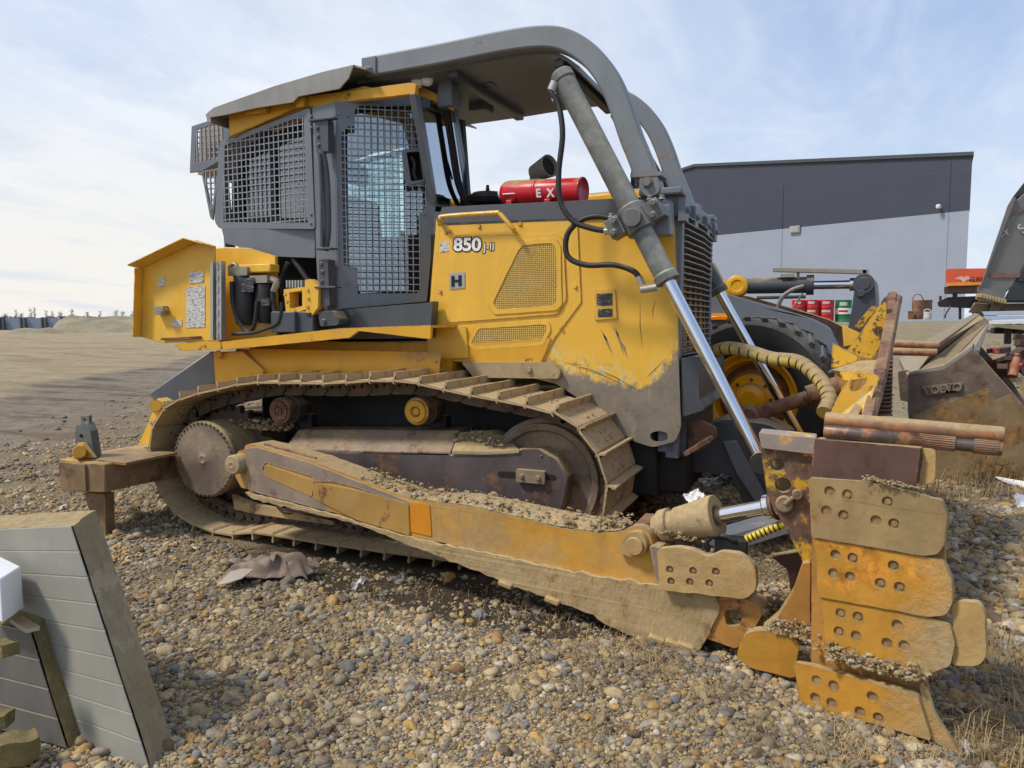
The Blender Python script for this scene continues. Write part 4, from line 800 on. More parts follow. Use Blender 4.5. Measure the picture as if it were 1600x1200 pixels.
    fo = [p+nr*.12 for p in WP([(345, 232), (484, 172), (490, 356), (345, 356)], ra, rb)]; f1 = [p+nr*.12 for p in WP([(362, 246), (405, 228), (407, 335), (362, 338)], ra, rb)]; f2 = [p+nr*.12 for p in WP([(414, 222), (470, 200), (476, 338), (414, 338)], ra, rb)]
    b = B(mirror); b.plate(fo, nr*.04, [fil(f1, .05), fil(f2, .05)]) if not mirror else b.bar(fo[0], fo[3], .04, .05, nr); part('window_frame', b, M['black_flat'], parent=rg)
    # yellow roof band, grey sill under the window
    b = B(mirror); b.plate(SP([(357, 178), (470, 151), (640, 129), (650, 131), (649, 147), (522, 161)] if not mirror else [(357, 178), (470, 151), (540, 142), (540, 158), (522, 161)],5.30)+SP([(500, 168), (470, 166), (358, 214)], 5.30), V((0, .05, 0)))
    if not mirror: b.plate(SP([(648, 129), (690, 150), (706, 160), (706, 172), (690, 164), (650, 148)], 5.72), V((0, .05, 0)))
    b.box(S(402, 173, 5.27), (.22, .05, .05)); b.box(S(471, 160, 5.27), (.08, .05, .09)); part('roof_band', b, M['yellow_dirty'], .006)
    b = B(mirror); b.plate(fil(SP([(346, 357), (492, 359), (492, 403), (383, 399), (372, 385), (352, 380)], 5.30), .01), V((0, .06, 0))); part('sill_panel', b, M['grey'], .006)
# floor block, bulkheads, roof underside, seat
x0, x1 = RA.x, DB.x
b = B(); b.plate([V((x0+.05, 5.42, 1.72)), V((rb[0], 5.34, 1.72)), V((da[0], 5.38, 1.72)), V((db[0]-.02, 5.82, 1.72)), V((db[0]-.02, 2*CM-5.82, 1.72)), V((da[0], 2*CY-5.38, 1.72)), V((rb[0], 2*CY-5.34, 1.72)), V((x0+.05, 2*CY-5.42, 1.72))], V((0, 0, .10))); part('cab_floor', b, M['charcoal'], .01)
b = B(); b.plate(fil(SP([(528, 484), (668, 473), (676, 470), (671, 528), (534, 530), (500, 530), (500, 500)], 5.28), .01), V((0, .1, 0))); part('cab_base', b, M['charcoal'], .006)
b = B(); b.plate([V((rl[1].x+.1, 5.34, rl[1].z-.07)), V((rl[4].x, 5.34, rl[4].z-.16)), V((db[0]-.2, 5.80, rl[4].z-.16)), V((db[0]-.2, 2*CM-5.8, rl[4].z-.16)), V((rl[4].x, 2*CY-5.34, rl[4].z-.16)), V((rl[1].x+.1, 2*CY-5.34, rl[1].z-.07))], V((0, 0, .04))); part('cab_roof', b, M['yellow_dirty'], .01)
b = B(); b.box((-3.85, CY, 2.05), (.5, .55, .25)); b.box((-4.08, CY, 2.45), (.16, .5, .75), Matrix.Rotation(-.12, 3, 'Y')); b.box((-4.14, CY, 3.05), (.1, .3, .2)); b.box((-3.85, CY-.42, 2.1), (.55, .14, .5)); b.box((-3.85, CY+.42, 2.1), (.55, .14, .5)); part('operator_seat', b, M['seat'], .04)
b = B(); b.box((-3.15, CM+.05, 2.05), (.12, .55, .40)); b.bar((-3.3, CM-.35, 1.8), (-3.35, CM-.38, 2.45), .05, .05); part('dashboard', b, M['seat'], .04)
# windscreen with its pillars
fa, fb = (db[0], db[1]), (S(733, 325, 6.50).x, 6.50)
b = B(); tl, tr, br, bl = SW(657, 152, fa, fb), SW(708, 166, fa, fb), SW(736, 326, fa, fb), SW(683, 319, fa, fb)
b.plate([tl, tr, br, bl], V((-.012, 0, 0))); part('windscreen', b, M['glass_blue'])
b = B(); nn = V((-.05, 0, 0)); b.plate(WP([(704, 163), (713, 163), (740, 325), (729, 325)], fa, fb), nn); b.plate(WP([(648, 146), (658, 149), (685, 320), (679, 318)], fa, fb), nn); b.plate(WP([(679, 312), (740, 320), (741, 327), (680, 322)], fa, fb), nn); part('windscreen_frame', b, M['grey'], .006)
b = B(); q = [SW(x, y, fa, fb)+V((.05, -.02, 0)) for x, y in ((695, 172), (704, 230), (714, 290), (727, 322))]
for dx in (0, .05, .10): b.tube([p+V((0, dx-.1, .0)) for p in q], .012, 6, 4)
b.tube([SW(x, y, fa, fb)+V((.03, 0, 0)) for x, y in ((672, 170), (690, 186), (701, 240), (712, 280))], .009, 6, 4); part('wiper_hose', b, M['black'])
b = B()
for px, py in ((653, 128), (668, 125)): q = S(px, py, 5.62); b.lathe(q, (.3, -.8, -.2), [(0, 0), (0, .045), (.01, .05), (.05, .05), (.07, .03), (.07, 0)], 18)
part('work_light', b, M['white'], .003)
# air conditioner box behind the cab
b = B(); o = SP([(299, 197), (357, 178), (359, 215), (345, 232), (343, 252), (316, 268), (296, 270)], 5.55); i = SP([(306, 203), (349, 190), (348, 222), (341, 232), (339, 247), (305, 254)], 5.55); b.plate(o, V((0, .02, 0)), [i]); ac = part('condenser_box', b, M['grey'], .006)
b = B(); b.plate([p+V((0, .10, 0)) for p in o], V((0, 1.1, 0))); part('condenser_core', b, mat('tan_filter', (.42, .32, .20), .9), parent=ac)
for k, (p, q) in enumerate(zip(o, o[1:]+o[:1])):
    pass
b = B(); grid_bars(b, i, (o[0].x, 5.555), (o[0].x+1, 5.555), .05, .013, .015); part('box_mesh', b, M['mesh'], parent=ac)
o = SP([(314, 268), (344, 262), (338, 300), (332, 344), (328, 340)], 5.50); i = SP([(318, 270), (340, 266), (334, 300), (331, 334)], 5.50); b = B(); b.plate(o, V((0, .02, 0)), [i]); rw = part('rear_window_guard', b, M['grey'], .004)
b = B(); grid_bars(b, i, (o[0].x, 5.505), (o[0].x+1, 5.505), .05, .012, .012); part('guard_mesh', b, M['mesh'], parent=rw)
b = B(); b.plate([V((x0, 5.45, 1.8)), V((x0, 2*CY-5.45, 1.8)), V((x0-.12, 2*CY-5.5, 3.1)), V((x0-.12, 5.5, 3.1))], V((.02, 0, 0)), [[V((x0-.03, 5.6, 2.1)), V((x0-.03, 2*CY-5.6, 2.1)), V((x0-.11, 2*CY-5.6, 2.95)), V((x0-.11, 5.6, 2.95))]]); part('rear_bulkhead', b, M['grey'], .006)

# ---- fenders, rear tank, open service door, filters
b = B(); fp = SP([(346, 534), (530, 513), (556, 512), (674, 508), (672, 530), (560, 517), (545, 528), (348, 547)], 4.98); b.plate(fil(fp, .006), V((0, .03, 0))); b.plate([V((p.x, p.y, p.z-.0)) for p in SP([(346, 534), (530, 513), (674, 508)], 4.985)]+[V((p.x, HS, p.z)) for p in SP([(674, 508), (530, 513), (346, 534)], 4.985)], V((0, 0, -.02))); part('fender', b, M['yellow_dirty'], .008)
b = B(); b.plate(SP([(270, 537), (346, 533), (346, 546), (282, 548)], 4.985), V((0, .5, 0))); part('fender_end', b, M['yellow_dirty'], .008)
b = B(); rows = []
for k in range(9):
    a = k/8*math.pi*.62; rows.append([V((x, 5.36-.17*math.sin(a+.35), 1.18+.20*(1-math.cos(a))+.0)) for x in (-4.75, -3.8, -3.78, -2.75)])
b.sheet(rows); b.box((-3.75, 5.5, 1.34), (2.0, .2, .36)); part('fender_tank', b, M['yellow_dirty'], .0, smooth=50)
b = B(); b.plate(SP([(333, 551), (378, 548), (412, 578), (405, 600), (336, 606)], 5.16), V((0, .06, 0))); b.cyl(S(341, 554, 5.10), S(341, 554, 5.2), .035); part('frame_gusset', b, M['yellow_dirty'], .01)
b = B(); b.plate(SP([(334, 388), (352, 386), (386, 387), (430, 400), (432, 530), (340, 533)], 5.22), V((0, .04, 0))); b.box((-5.15, CY, 1.85), (.7, 1.6, .72)); part('rear_tank', b, M['yellow'], .012)
b = B(); b.box((-3.75, 5.70, 1.75), (2.3, .05, 1.3)); b.box((-3.9, 5.45, 1.62), (.5, .2, .08)); part('engine_bay', b, M['black_flat'])
b = B(); q = lambda *p: SP(p, 5.02)
bk = q((221, 416), (306, 375), (335, 384), (335, 532), (256, 536), (219, 526)); b.plate(bk, V((0, .02, 0)))
lf = q((222, 420), (219, 526)); b.plate([lf[0], lf[1], lf[1]+V((.02, -.10, 0)), lf[0]+V((.02, -.10, 0))], V((.012, 0, 0)))
tf = q((220, 420.5), (306, 379.5), (336, 388)); t2 = [p+V((.0, -.14, .02)) for p in tf]; b.sheet([tf, t2], V((0, 0, .012)))
sd_ = part('service_door', b, M['yellow'], .004)
b = B(); b.bar(S(334, 410, 5.0), S(334, 530, 5.0), .03, .05, YV); b.bar(S(341, 408, 4.99), S(341, 530, 4.99), .02, .02, YV); b.bar(S(347, 408, 5.0), S(347, 531, 5.0), .03, .05, YV)
for y in range(412, 530, 18): b.bolt(S(331, y, 4.985), -YV, .008, .008); b.cyl(S(341, y, 4.98), S(341, y+9, 4.98), .016, n=10)
part('door_hinge', b, M['galv'], .002, parent=sd_)
b = B(); b.plate(SP([(291, 449), (320, 446), (320, 511), (291, 512)], 5.015), V((0, .004, 0))); b.plate(SP([(296, 425), (318, 423), (318, 441), (296, 443)], 5.015), V((0, .004, 0))); b.plate(SP([(247, 435), (257, 434), (257, 447), (247, 448)], 5.015), V((0, .004, 0))); b.plate(SP([(269, 501), (284, 500), (284, 510), (269, 511)], 5.015), V((0, .004, 0))); part('label', b, M['decal'], parent=sd_)
b = B(); b.box(S(252, 485, 4.99), (.10, .07, .075)); b.cyl(S(243, 485, 4.98), S(262, 484, 4.98), .014); b.box(S(252, 483, 4.94), (.07, .03, .05)); part('door_latch', b, M['zinc'], .004, parent=sd_)
b = B(); b.bar(S(253, 530, 5.0), S(313, 527, 5.0), .03, .02); part('door_ledge', b, M['rust'], .002, parent=sd_)
b = B()
for px, y0, y1, r in ((384, 428, 508, .10), (415, 442, 505, .082)):
    t_, b_ = S(px, y0, 5.17), S(px, y1, 5.17); b.lathe(t_, b_-t_, [(0, 0), (0, r*.9), (.02, r), ((b_-t_).length*.72, r), ((b_-t_).length*.8, r*.93), ((b_-t_).length, r*.75), ((b_-t_).length, 0)], 24)
fl = part('oil_filter', b, M['black'], .004)
b = B(); b.box(S(384, 425, 5.17), (.20, .2, .07)); b.box(S(415, 437, 5.17), (.18, .18, .06)); b.tube(SP([(419, 436), (432, 440), (428, 455)], 5.13), .03, 10, 4); b.tube(SP([(358, 418), (366, 412), (372, 420), (364, 425)], 5.1), .018, 8, 4); part('filter_head', b, M['zinc'], .01)
b = B(); b.box(S(404, 420, 5.16), (.34, .12, .07)); part('filter_bracket', b, M['yellow'], .01)
b = B(); b.plate(SP([(377, 434), (396, 434), (396, 456), (377, 456)], 5.066), V((0, .004, 0))); b.plate(SP([(408, 466), (421, 466), (421, 478), (408, 478)], 5.085), V((0, .004, 0))); part('filter_label', b, M['decal_dark'])
b = B(); b.tube(SP([(362, 440), (364, 475), (375, 505), (388, 520), (398, 505), (402, 470)], 5.08), .018, 10, 6); b.tube(SP([(426, 455), (428, 480), (436, 500), (438, 495)], 5.12), .022, 10, 6); b.tube(SP([(363, 522), (395, 520), (430, 508), (438, 494), (440, 472)], 5.06), .014, 10, 6); b.tube(SP([(450, 410), (440, 440), (446, 470)], 5.3), .02, 8, 6); b.tube(SP([(458, 404), (476, 430), (490, 450)], 5.34), .025, 8, 6); part('hydraulic_hose', b, M['black'])
b = B(); b.plate(fil(SP([(443, 452), (478, 448), (478, 484), (447, 492)], 5.14), .01), V((0, .12, 0)), [SP([(452, 457), (472, 454), (472, 478), (453, 482)], 5.14)]); b.plate(fil(SP([(476, 437), (486, 436), (498, 447), (497, 480), (484, 498), (478, 494)], 5.10), .01), V((0, .06, 0)))
for x, y in ((481, 453), (482, 466), (481, 480), (446, 460), (449, 472)): b.bolt(S(x, y, 5.10), -YV, .012, .012)
vb = part('valve_block', b, M['yellow'], .005)
b = B()
for k in range(6): b.box(S(454+k*4.5, 444, 5.2), (.012, .1, .06))
part('valve_fins', b, M['galv'], parent=vb)
b = B(); b.box(S(454, 503, 5.16), (.24, .2, .17)); b.box(S(485, 503, 5.2), (.2, .2, .17)); part('tray_box', b, M['charcoal'], .01)

# ---- on the hood: pre-cleaner, exhaust, red tank
c = S(762, 318, 6.25); b = B(); b.lathe(c+V((0, 0, -.10)), (0, 0, 1), [(0, 0), (0, .12), (.08, .12), (.09, .17), (.12, .19), (.125, .17), (.13, .19), (.16, .185), (.165, .16), (.19, .13), (.2, .02), (.26, .012), (.26, 0)], 30); part('air_precleaner', b, M['black'], .004)
c = S(835, 271, 6.3); m_ = S(859, 259, 6.22); d = (m_-c).normalized(); l_ = (m_-c).length
b = B(); b.lathe(c, d, [(l_*.5, 0), (l_*.8, .080), (l_+.005, .088), (l_+.005, .098), (0, .070), (-.02, .05), (-.02, 0)], 26); b.cyl(c+V((.02, 0, -.4)), c+V((.02, 0, .0)), .06, n=20); ex_ = part('exhaust_stack', b, mat('sooty_stack', (.34, .30, .25), .6, var=.3, rust=.3, dust=.1), .003)
b = B(); b.lathe(c, d, [(l_*.85, 0), (l_*.85, .080), (l_*.84, 0)], 20); part('stack_mouth', b, M['black_flat'], parent=ex_)
p0, p1 = S(787, 302, 5.72), S(912, 298, 5.62); ax = (p1-p0).normalized(); Lr = (p1-p0).length
b = B(); b.lathe(p0, ax, [(0, 0), (0, .07), (.03, .09), (.06, .097), (.30, .097), (.305, .102), (.32, .102), (.325, .097), (Lr-.03, .097), (Lr-.01, .104), (Lr, .10), (Lr-.01, .085), (Lr-.03, 0)], 36); rt = part('suppressant_tank', b, M['red'], .003)
b = B(); b.lathe(p0+ax*(-.03), ax, [(0, 0), (0, .045), (.03, .045), (.03, 0)], 20); b.box(p0+ax*.12+V((0, -.09, -.02)), (.16, .02, .01)); part('tank_cap', b, M['white'], .004, parent=rt)
b = B()
for t in (.10, Lr*.62): b.box(p0+ax*t+V((0, 0, -.10)), (.05, .24, .06))
part('tank_cradle', b, M['red'], .006, parent=rt)
def letter(ch, px, py, rot):
    q = S(px, py, p0.lerp(p1, .6).y); rel = q-p0; axp = p0+ax*rel.dot(ax); dz = q.z-axp.z; r = .0985; y = axp.y-math.sqrt(max(1e-4, r*r-dz*dz)); nrm = V((0, y-axp.y, dz)).normalized(); rt_ = ax; upv = nrm.cross(rt_)
    if upv.z < 0: upv = -upv
    m = frame_mat(V((axp.x, y, axp.z+dz)), rt_, upv) @ Matrix.Rotation(rot, 4, 'Z'); text_mesh(ch, .085, m, 'letter', M['white'], rt, .004, .003)
letter('E', 847, 305, 0); letter('X', 867, 305, 0)
# ---- lift cylinders
def lift(mirror, top, low, Ytop, Ylow, names=True):
    a, c = S(*top, Ytop), S(*low, Ylow); d = (c-a).normalized(); Lb = (c-a).length; k0 = .405*Lb; k1 = .565*Lb
    b = B(mirror); b.lathe(a, d, [(0, 0), (0, .07), (.012, .08), (.07, .083), (.075, .075), (.09, .075), (k0-.10, .075), (k0-.09, .098), (k0+.09, .098), (k0+.10, .072), (k1-.06, .072), (k1-.05, .082), (k1, .082), (k1, .0)], 32); bl_ = part('lift_cylinder', b, M['cylinder'], .004)
    b = B(mirror); b.lathe(a+d*(k1-.01), d, [(0, 0), (0, .043), (Lb-k1, .043), (Lb-k1, 0)], 28); part('cylinder_rod', b, M['chrome'], parent=bl_)
    m_ = a+d*k0; b = B(mirror); b.cyl(m_+V((0, -.13, 0)), m_+V((0, .15, 0)), .06)
    for s in (-1, 1):
        e = m_+V((s*.13, -.01, s*.05)); b.box(e, (.10, .14, .13), Matrix.Rotation(-.5, 3, 'Y'))
        for dz in (-.04, .04): b.bolt(e+V((0, -.07, dz)), -YV, .022, .04); b.bolt(e+V((dz, -.0, .07)), (0, 0, 1), .02, .03)
    part('trunnion_yoke', b, M['cylinder'], .008, parent=bl_)
    b = B(mirror); b.box(m_+V((.06, .14, 0)), (.3, .16, .2)); part('trunnion_support', b, M['grey'], .01, parent=bl_)
    b = B(mirror); b.lathe(c-V((0, .05, 0)), YV, [(0, 0), (0, .07), (.1, .07), (.1, 0)], 20); part('rod_eye', b, M['dark'], .004, parent=bl_)
    return bl_
lift(None, (876, 114), (1190, 722), 5.24, 4.95)
at_, ac_ = S(1125, 458, 7.15), S(1252, 684, 7.25); dd = (ac_-at_).normalized()
b = B(); b.lathe(at_-dd*1.9, dd, [(0, 0), (0, .08), (.1, .08), (.1, .072), (1.84, .072), (1.85, .082), (1.9, .082), (1.9, 0)], 28); q = part('lift_cylinder', b, M['charcoal'], .004)
b = B(); b.lathe(at_-dd*.01, dd, [(0, 0), (0, .043), ((ac_-at_).length, .043), ((ac_-at_).length, 0)], 24); part('cylinder_rod', b, M['chrome'], parent=q)
hs = [([S(864, 136, 5.20), S(862, 145, 5.18), S(873, 165, 5.18)]+SP([(879, 210), (873, 270), (876, 315), (895, 345), (925, 357), (950, 361)], 5.16), .020),
      (SP([(955, 341), (930, 338), (905, 346), (886, 368), (887, 400), (915, 414), (960, 414), (990, 424), (1001, 438)], 5.18), .020), (SP([(985, 222), (990, 250), (989, 290)], 5.6), .018)]
for k, (pts, r) in enumerate(hs): b = B(); b.tube(pts, r, 12, 7); part('lift_hose', b, M['black'])
b = B()
for A_, C_, Y_ in (((862, 140), (868, 158), 5.19), ((944, 361), (966, 362), 5.16), ((952, 341), (974, 346), 5.17), ((998, 432), (1006, 450), 5.17)): b.cyl(S(*A_, Y_), S(*C_, Y_), .026, n=6)
b.cyl(S(1002, 452, 5.16), S(1028, 448, 5.14), .03, n=12); b.cyl(S(868, 128, 5.19), S(862, 142, 5.19), .035, n=12); part('hose_fitting', b, M['galv'], .003)
M['flaky'] = mat('flaking_guard_paint', (.70, .40, .03), .5, rust=.50, rs=9, rcol=(.085, .05, .035), dust=.03, edge=.9, bump=.2)
M['hole'] = mat('packed_bolt_recess', (.28, .18, .075), .9, var=.4, vs_=20)
# ---- push beam (near side)
q0, q1 = S(386, 700, 4.47), S(1090, 990, 3.96); pa, pb = (q0.x, q0.y), (q1.x, q1.y); nA = wnorm(pa, pb, 1)
def PP(pts, off=0): return [p-nA*off for p in WP(pts, pa, pb)]
def lip_material():
    m = mat('caked_mud_crust', (.36, .255, .125), .92, var=.25, vs_=5, dust=.22, dcol=(.44, .33, .175), rust=.38, rcol=(.27, .17, .07), rs=4, streak=.2, bump=0)
    nt = m.node_tree; N = nt.nodes; L = nt.links; bs = N['Principled BSDF']; tc = N.new('ShaderNodeTexCoord')
    def nz(sc_, rot, d, r):
        mp = N.new('ShaderNodeMapping'); mp.inputs['Rotation'].default_value = (0, rot, 0); mp.inputs['Scale'].default_value = sc_; L.new(tc.outputs['Object'], mp.inputs[0]); n = N.new('ShaderNodeTexNoise'); n.inputs['Scale'].default_value = 1; n.inputs['Detail'].default_value = d; n.inputs['Roughness'].default_value = r; L.new(mp.outputs[0], n.inputs['Vector']); return n.outputs[0]
    a = N.new('ShaderNodeMath'); a.operation = 'ADD'; L.new(nz((70, 20, 22), .27, 3, .5), a.inputs[0]); c = N.new('ShaderNodeMath'); c.operation = 'MULTIPLY'; c.inputs[1].default_value = .9; L.new(nz((14, 14, 14), 0, 10, .7), c.inputs[0]); L.new(c.outputs[0], a.inputs[1])
    b1 = N.new('ShaderNodeBump'); b1.inputs['Strength'].default_value = .6; b1.inputs['Distance'].default_value = .010; L.new(a.outputs[0], b1.inputs['Height']); L.new(b1.outputs[0], bs.inputs['Normal']); return m
M['lip'] = lip_material()
main = [(381, 698), (388, 693), (404, 697), (484, 719), (560, 748), (640, 780), (731, 791), (802, 807), (867, 823), (932, 833), (970, 831), (997, 820), (1015, 832), (1036, 914), (960, 905), (887, 890), (760, 862), (640, 838), (560, 812), (520, 800), (390, 766), (384, 745)]
b = B(); b.plate(rag(fil(PP(main), .03), .003), nA*.22); arm = part('push_beam', b, M['arm'], .016)
b = B(); b.plate(rag(fil(PP([(386, 768), (520, 802), (640, 838), (760, 862), (887, 890), (1034, 914), (1120, 926), (1126, 950), (1100, 1006), (1086, 1020), (1049, 1011), (980, 988), (926, 958), (848, 928), (698, 871), (560, 817), (400, 779)], .028), .02), .009, .025), nA*.25)
part('beam_lip', b, M['lip'], .014, parent=arm)
b = B(); b.plate(fil(PP([(383, 700), (404, 699), (484, 722), (640, 783), (646, 790), (560, 762), (520, 752), (493, 752), (488, 744), (416, 722), (410, 733), (416, 742), (492, 775), (520, 800), (390, 766)], .008), .015), nA*.02)
part('beam_face', b, M['arm_steel'], .006, parent=arm)
b = B(); b.plate(fil(PP([(622, 782), (672, 788), (675, 838), (626, 826)], .006), .01), nA*.02); part('scuffed_patch', b, mat('fresh_orange_paint', (.58, .22, .012), .5, var=.2, dust=.06, streak=.3), parent=arm)
b = B(); b.plate(fil(PP([(414, 726), (424, 728), (492, 752), (489, 776), (418, 745)], .012), .02), nA*.02); b.plate(fil(PP([(490, 756), (498, 754), (560, 766), (640, 786), (642, 836), (560, 812), (492, 778)], .014), .02), nA*.02); part('doubler_plate', b, mat('dull_ochre_plate', (.38, .22, .055), .55, var=.25, dust=.16, dcol=(.36, .25, .12), rust=.2, bump=.2), .006, parent=arm)
b = B(); b.tube(PP([(404, 696), (444, 706), (484, 719)], -.06), .012, 6, 10); part('chain', b, M['rust'], parent=arm)
# trunnion at the rear end
tc_ = S(362, 727, 4.40); b = B(); b.lathe(tc_, YV, [(0, 0), (-.01, .02), (0, .05), (.0, .066), (.012, .074), (.2, .074), (.2, .1), (.42, .1), (.42, 0)], 30); part('trunnion_pin', b, M['mudcyl'], .004)
b = B(); b.plate(fil(PP([(366, 706), (386, 700), (392, 768), (372, 764), (362, 745)], -.03), .02), nA*.16); part('beam_socket', b, M['arm'], .012, parent=arm)
# bracket with round pin, bolted wear pad, front shoe
b = B(); b.plate(fil(PP([(966, 857), (984, 830), (1004, 826), (1015, 842), (1014, 862), (990, 868)], .045), .03), nA*.06); pc = PP([(998, 849)], .05)[0]; b.lathe(pc, -nA, [(0, 0), (0, .046), (.012, .05), (.02, .046), (.024, 0)], 24); part('pin_bracket', b, M['muddy'], .01, parent=arm)
pad = PP([(1035, 852), (1068, 848), (1089, 852), (1113, 865), (1130, 855), (1161, 857), (1186, 878), (1189, 900), (1185, 918), (1171, 928), (1039, 914)], .085)
holes = [(1055, 883), (1091, 885), (1126, 886), (1057, 901), (1086, 902), (1116, 904)]
b = B(); b.plate(rag(fil(pad, .03), .004), nA*.05, [[p for p in circ(PP([h], .085)[0], .021, nA, 14)] for h in holes]).mark(0)
for h in holes: c = PP([h], .072)[0]; b.cyl(c, c+nA*.03, .0215, n=14); b.cyl(c-nA*.005, c+nA*.02, .011, n=6)
b.mark(1); part('wear_pad', b, [M['muddy'], M['hole']], .004, parent=arm)
b = B(); b.plate(fil(PP([(1019, 850), (1036, 852), (1040, 915), (1030, 905)], .04), .01), nA*.1); b.plate(fil(PP([(1040, 900), (1170, 925), (1160, 955), (1060, 935)], .0), .02), nA*.2); part('pad_mount', b, M['arm_steel'], .008, parent=arm)
ft = PP([(1112, 955), (1103, 996), (1151, 1013), (1178, 985), (1192, 958), (1180, 942), (1129, 922)], .012); sq = PP([(1132, 953), (1158, 951), (1161, 974), (1136, 979)], .012)
b = B(); b.plate(fil(ft, .02), nA*.16, [fil(sq, .03)]); part('beam_end', b, M['orange'], .01, parent=arm)
b = B(); b.plate(PP([(1128, 948), (1165, 946), (1168, 980), (1130, 984)], -.06), nA*.02); part('mud_plug', b, M['mudcyl'], parent=arm)
b = B()
for x, y in ((1010, 1000), (1030, 995), (1056, 1002), (1075, 1006), (868, 935), (795, 910)): b.box(PP([(x, y)], .03)[0], (.09, .06, .035), Matrix.Rotation(.25, 3, 'Y'))
part('weld_cleat', b, M['muddy'], .01, parent=arm)
# far push beam, mostly hidden
b = B(); b.bar((-4.2, 2*CY-4.42, .55), (-.5, 2*CY-4.0, .35), .2, .34); part('push_beam', b, M['arm'], .02)
# ---- tilt cylinder
ta, tb_, tr_ = S(1034, 822, 4.12), S(1122, 806, 4.06), S(1224, 787, 3.98); d = (tr_-ta).normalized(); l1 = (tb_-ta).length; l2 = (tr_-ta).length
b = B(); b.lathe(ta, d, [(-.04, 0), (-.04, .06), (.0, .075), (.0, .088), (.055, .092), (.06, .07), (.09, .07), (.095, .085), (l1*.55, .094), (l1-.03, .112), (l1, .112), (l1, .06), (l1-.04, .05), (l1-.04, 0)], 36); tl_ = part('tilt_cylinder', b, M['mudcyl'], .005)
b = B(); b.lathe(ta+d*(l1-.05), d, [(0, 0), (0, .040), (l2-l1-.04, .040), (l2-l1-.04, .06), (l2-l1+.05, .06), (l2-l1+.05, 0)], 30); part('cylinder_rod', b, M['chrome'], parent=tl_)
b = B(); b.lathe(tr_-d*.10, d, [(0, 0), (0, .052), (.03, .056), (.06, .08), (.06, 0)], 24); b.box(ta-d*.05+V((0, .05, -.02)), (.16, .2, .12)); part('rod_collar', b, M['rust'], .006, parent=tl_)
b = B(); b.tube(SP([(1107, 862), (1104, 848), (1112, 840), (1132, 838), (1150, 846)], 4.0), .014, 8, 6); b.box(S(1143, 853, 4.05), (.16, .1, .09)); part('hose_clamp', b, M['black'], .01)
# ---- blade: moulded shell bent like a wide U, near wing armoured with bolted plates
wa, wb = (-.067, 3.626), (.528, 3.415); nW = wnorm(wa, wb, 1)
def BW(pts, off=0): return [p-nW*off for p in WP(pts, wa, wb)]
BL = thing_blade = None
Zt = lambda t: 1.16+.16*t                                   # blade top: the far end stands a little higher
spine = [(.27, 3.615), (.02, 3.72), (.10, 4.5), (.26, 5.2), (.32, CY), (.26, 7.2), (.10, 7.9), (-.06, 8.66), (.5, 8.9)]
tops = [1.16, 1.17, 1.20, 1.40, 1.46, 1.46, 1.34, 1.31, 1.31]
rows = []
for j in range(9):
    z = j/8; rows.append([V((x-.16*math.sin(math.pi*z)*(1 if 1 < i < 7 else .25)+.0, y, .02+z*(tp-.02))) for i, ((x, y), tp) in enumerate(zip(spine, tops))])
b = B(); b.sheet(rows, V((.05, .02, 0))); bl = part('blade', b, M['orange'], .01, smooth=40)
def onb(name, b, m, bv=.006, **k): return part(name, b, m, bv, parent=bl, **k)
plates = [([(1269, 744), (1360, 750), (1453, 773), (1475, 778), (1484, 799), (1481, 845), (1467, 864), (1449, 865), (1274, 836)], [(1302, 765), (1330, 770), (1392, 781), (1297, 795), (1324, 802), (1374, 810), (1402, 815)], .046, 'plate_top'),
          ([(1276, 838), (1449, 867), (1477, 873), (1491, 901), (1492, 939), (1481, 957), (1453, 960), (1284, 929)], [(1310, 864), (1337, 869), (1400, 881), (1307, 893), (1333, 898), (1380, 908), (1410, 914)], .036, 'plate'),
          ([(1284, 930), (1453, 962), (1486, 972), (1495, 1004), (1486, 1037), (1444, 1053), (1425, 1048), (1295, 1016)], [(1317, 956), (1344, 961), (1405, 974), (1314, 984), (1341, 991), (1389, 1002), (1416, 1006)], .026, 'plate'),
          ([(1250, 1027), (1276, 1031), (1442, 1076), (1463, 1146), (1407, 1130), (1260, 1090)], [(1286, 1054), (1312, 1062), (1372, 1079), (1284, 1081), (1309, 1089), (1353, 1102), (1381, 1111)], .075, 'plate')]
for pts, hs_, off, mm in plates:
    b = B(); b.plate(rag(fil(BW(pts, off), .014), .002), nW*.035, [circ(BW([h], off)[0], .0225, nW, 16) for h in hs_]).mark(0)
    for h in hs_: c = BW([h], off-.009-.004*random.random())[0]; b.cyl(c, c+nW*.03, .0235, n=14); b.cyl(c-nW*random.uniform(-.003, .006), c+nW*.02, .013, n=6)
    b.mark(1); onb('wear_plate', b, [M[mm], M['hole']], .0025)
b = B(); b.plate(fil(BW([(1268, 742), (1474, 790), (1478, 1030), (1446, 1062), (1458, 1125), (1266, 1078)], -.006), .02), nW*.03); onb('wing_plate', b, M['orange'], .008)
b = B(); b.plate(rag(fil(BW([(1488, 938), (1528, 939), (1540, 957), (1541, 1027), (1528, 1041), (1488, 1041)], .004), .03), .005), nW*.035); onb('wear_plate', b, M['muddy'], .007)
b = B(); b.plate(BW([(1440, 1062), (1453, 1074), (1466, 1112), (1510, 1178), (1456, 1150)], .045), nW*.03); onb('cutting_edge', b, M['plate'], .005)
b = B(); b.plate(fil(BW([(1276, 684), (1440, 699), (1434, 756), (1360, 751), (1269, 744)], .02), .01), nW*.05); onb('blade_cap', b, M['rust_dark'], .008)
b = B(); b.plate(fil(BW([(1434, 700), (1460, 704), (1459, 752), (1446, 758), (1418, 754)], -.02), .02), nW*.04, [circ(BW([h], -.02)[0], .017, nW) for h in ((1434, 715), (1435, 725))]); onb('wear_plate', b, M['muddy'], .006)
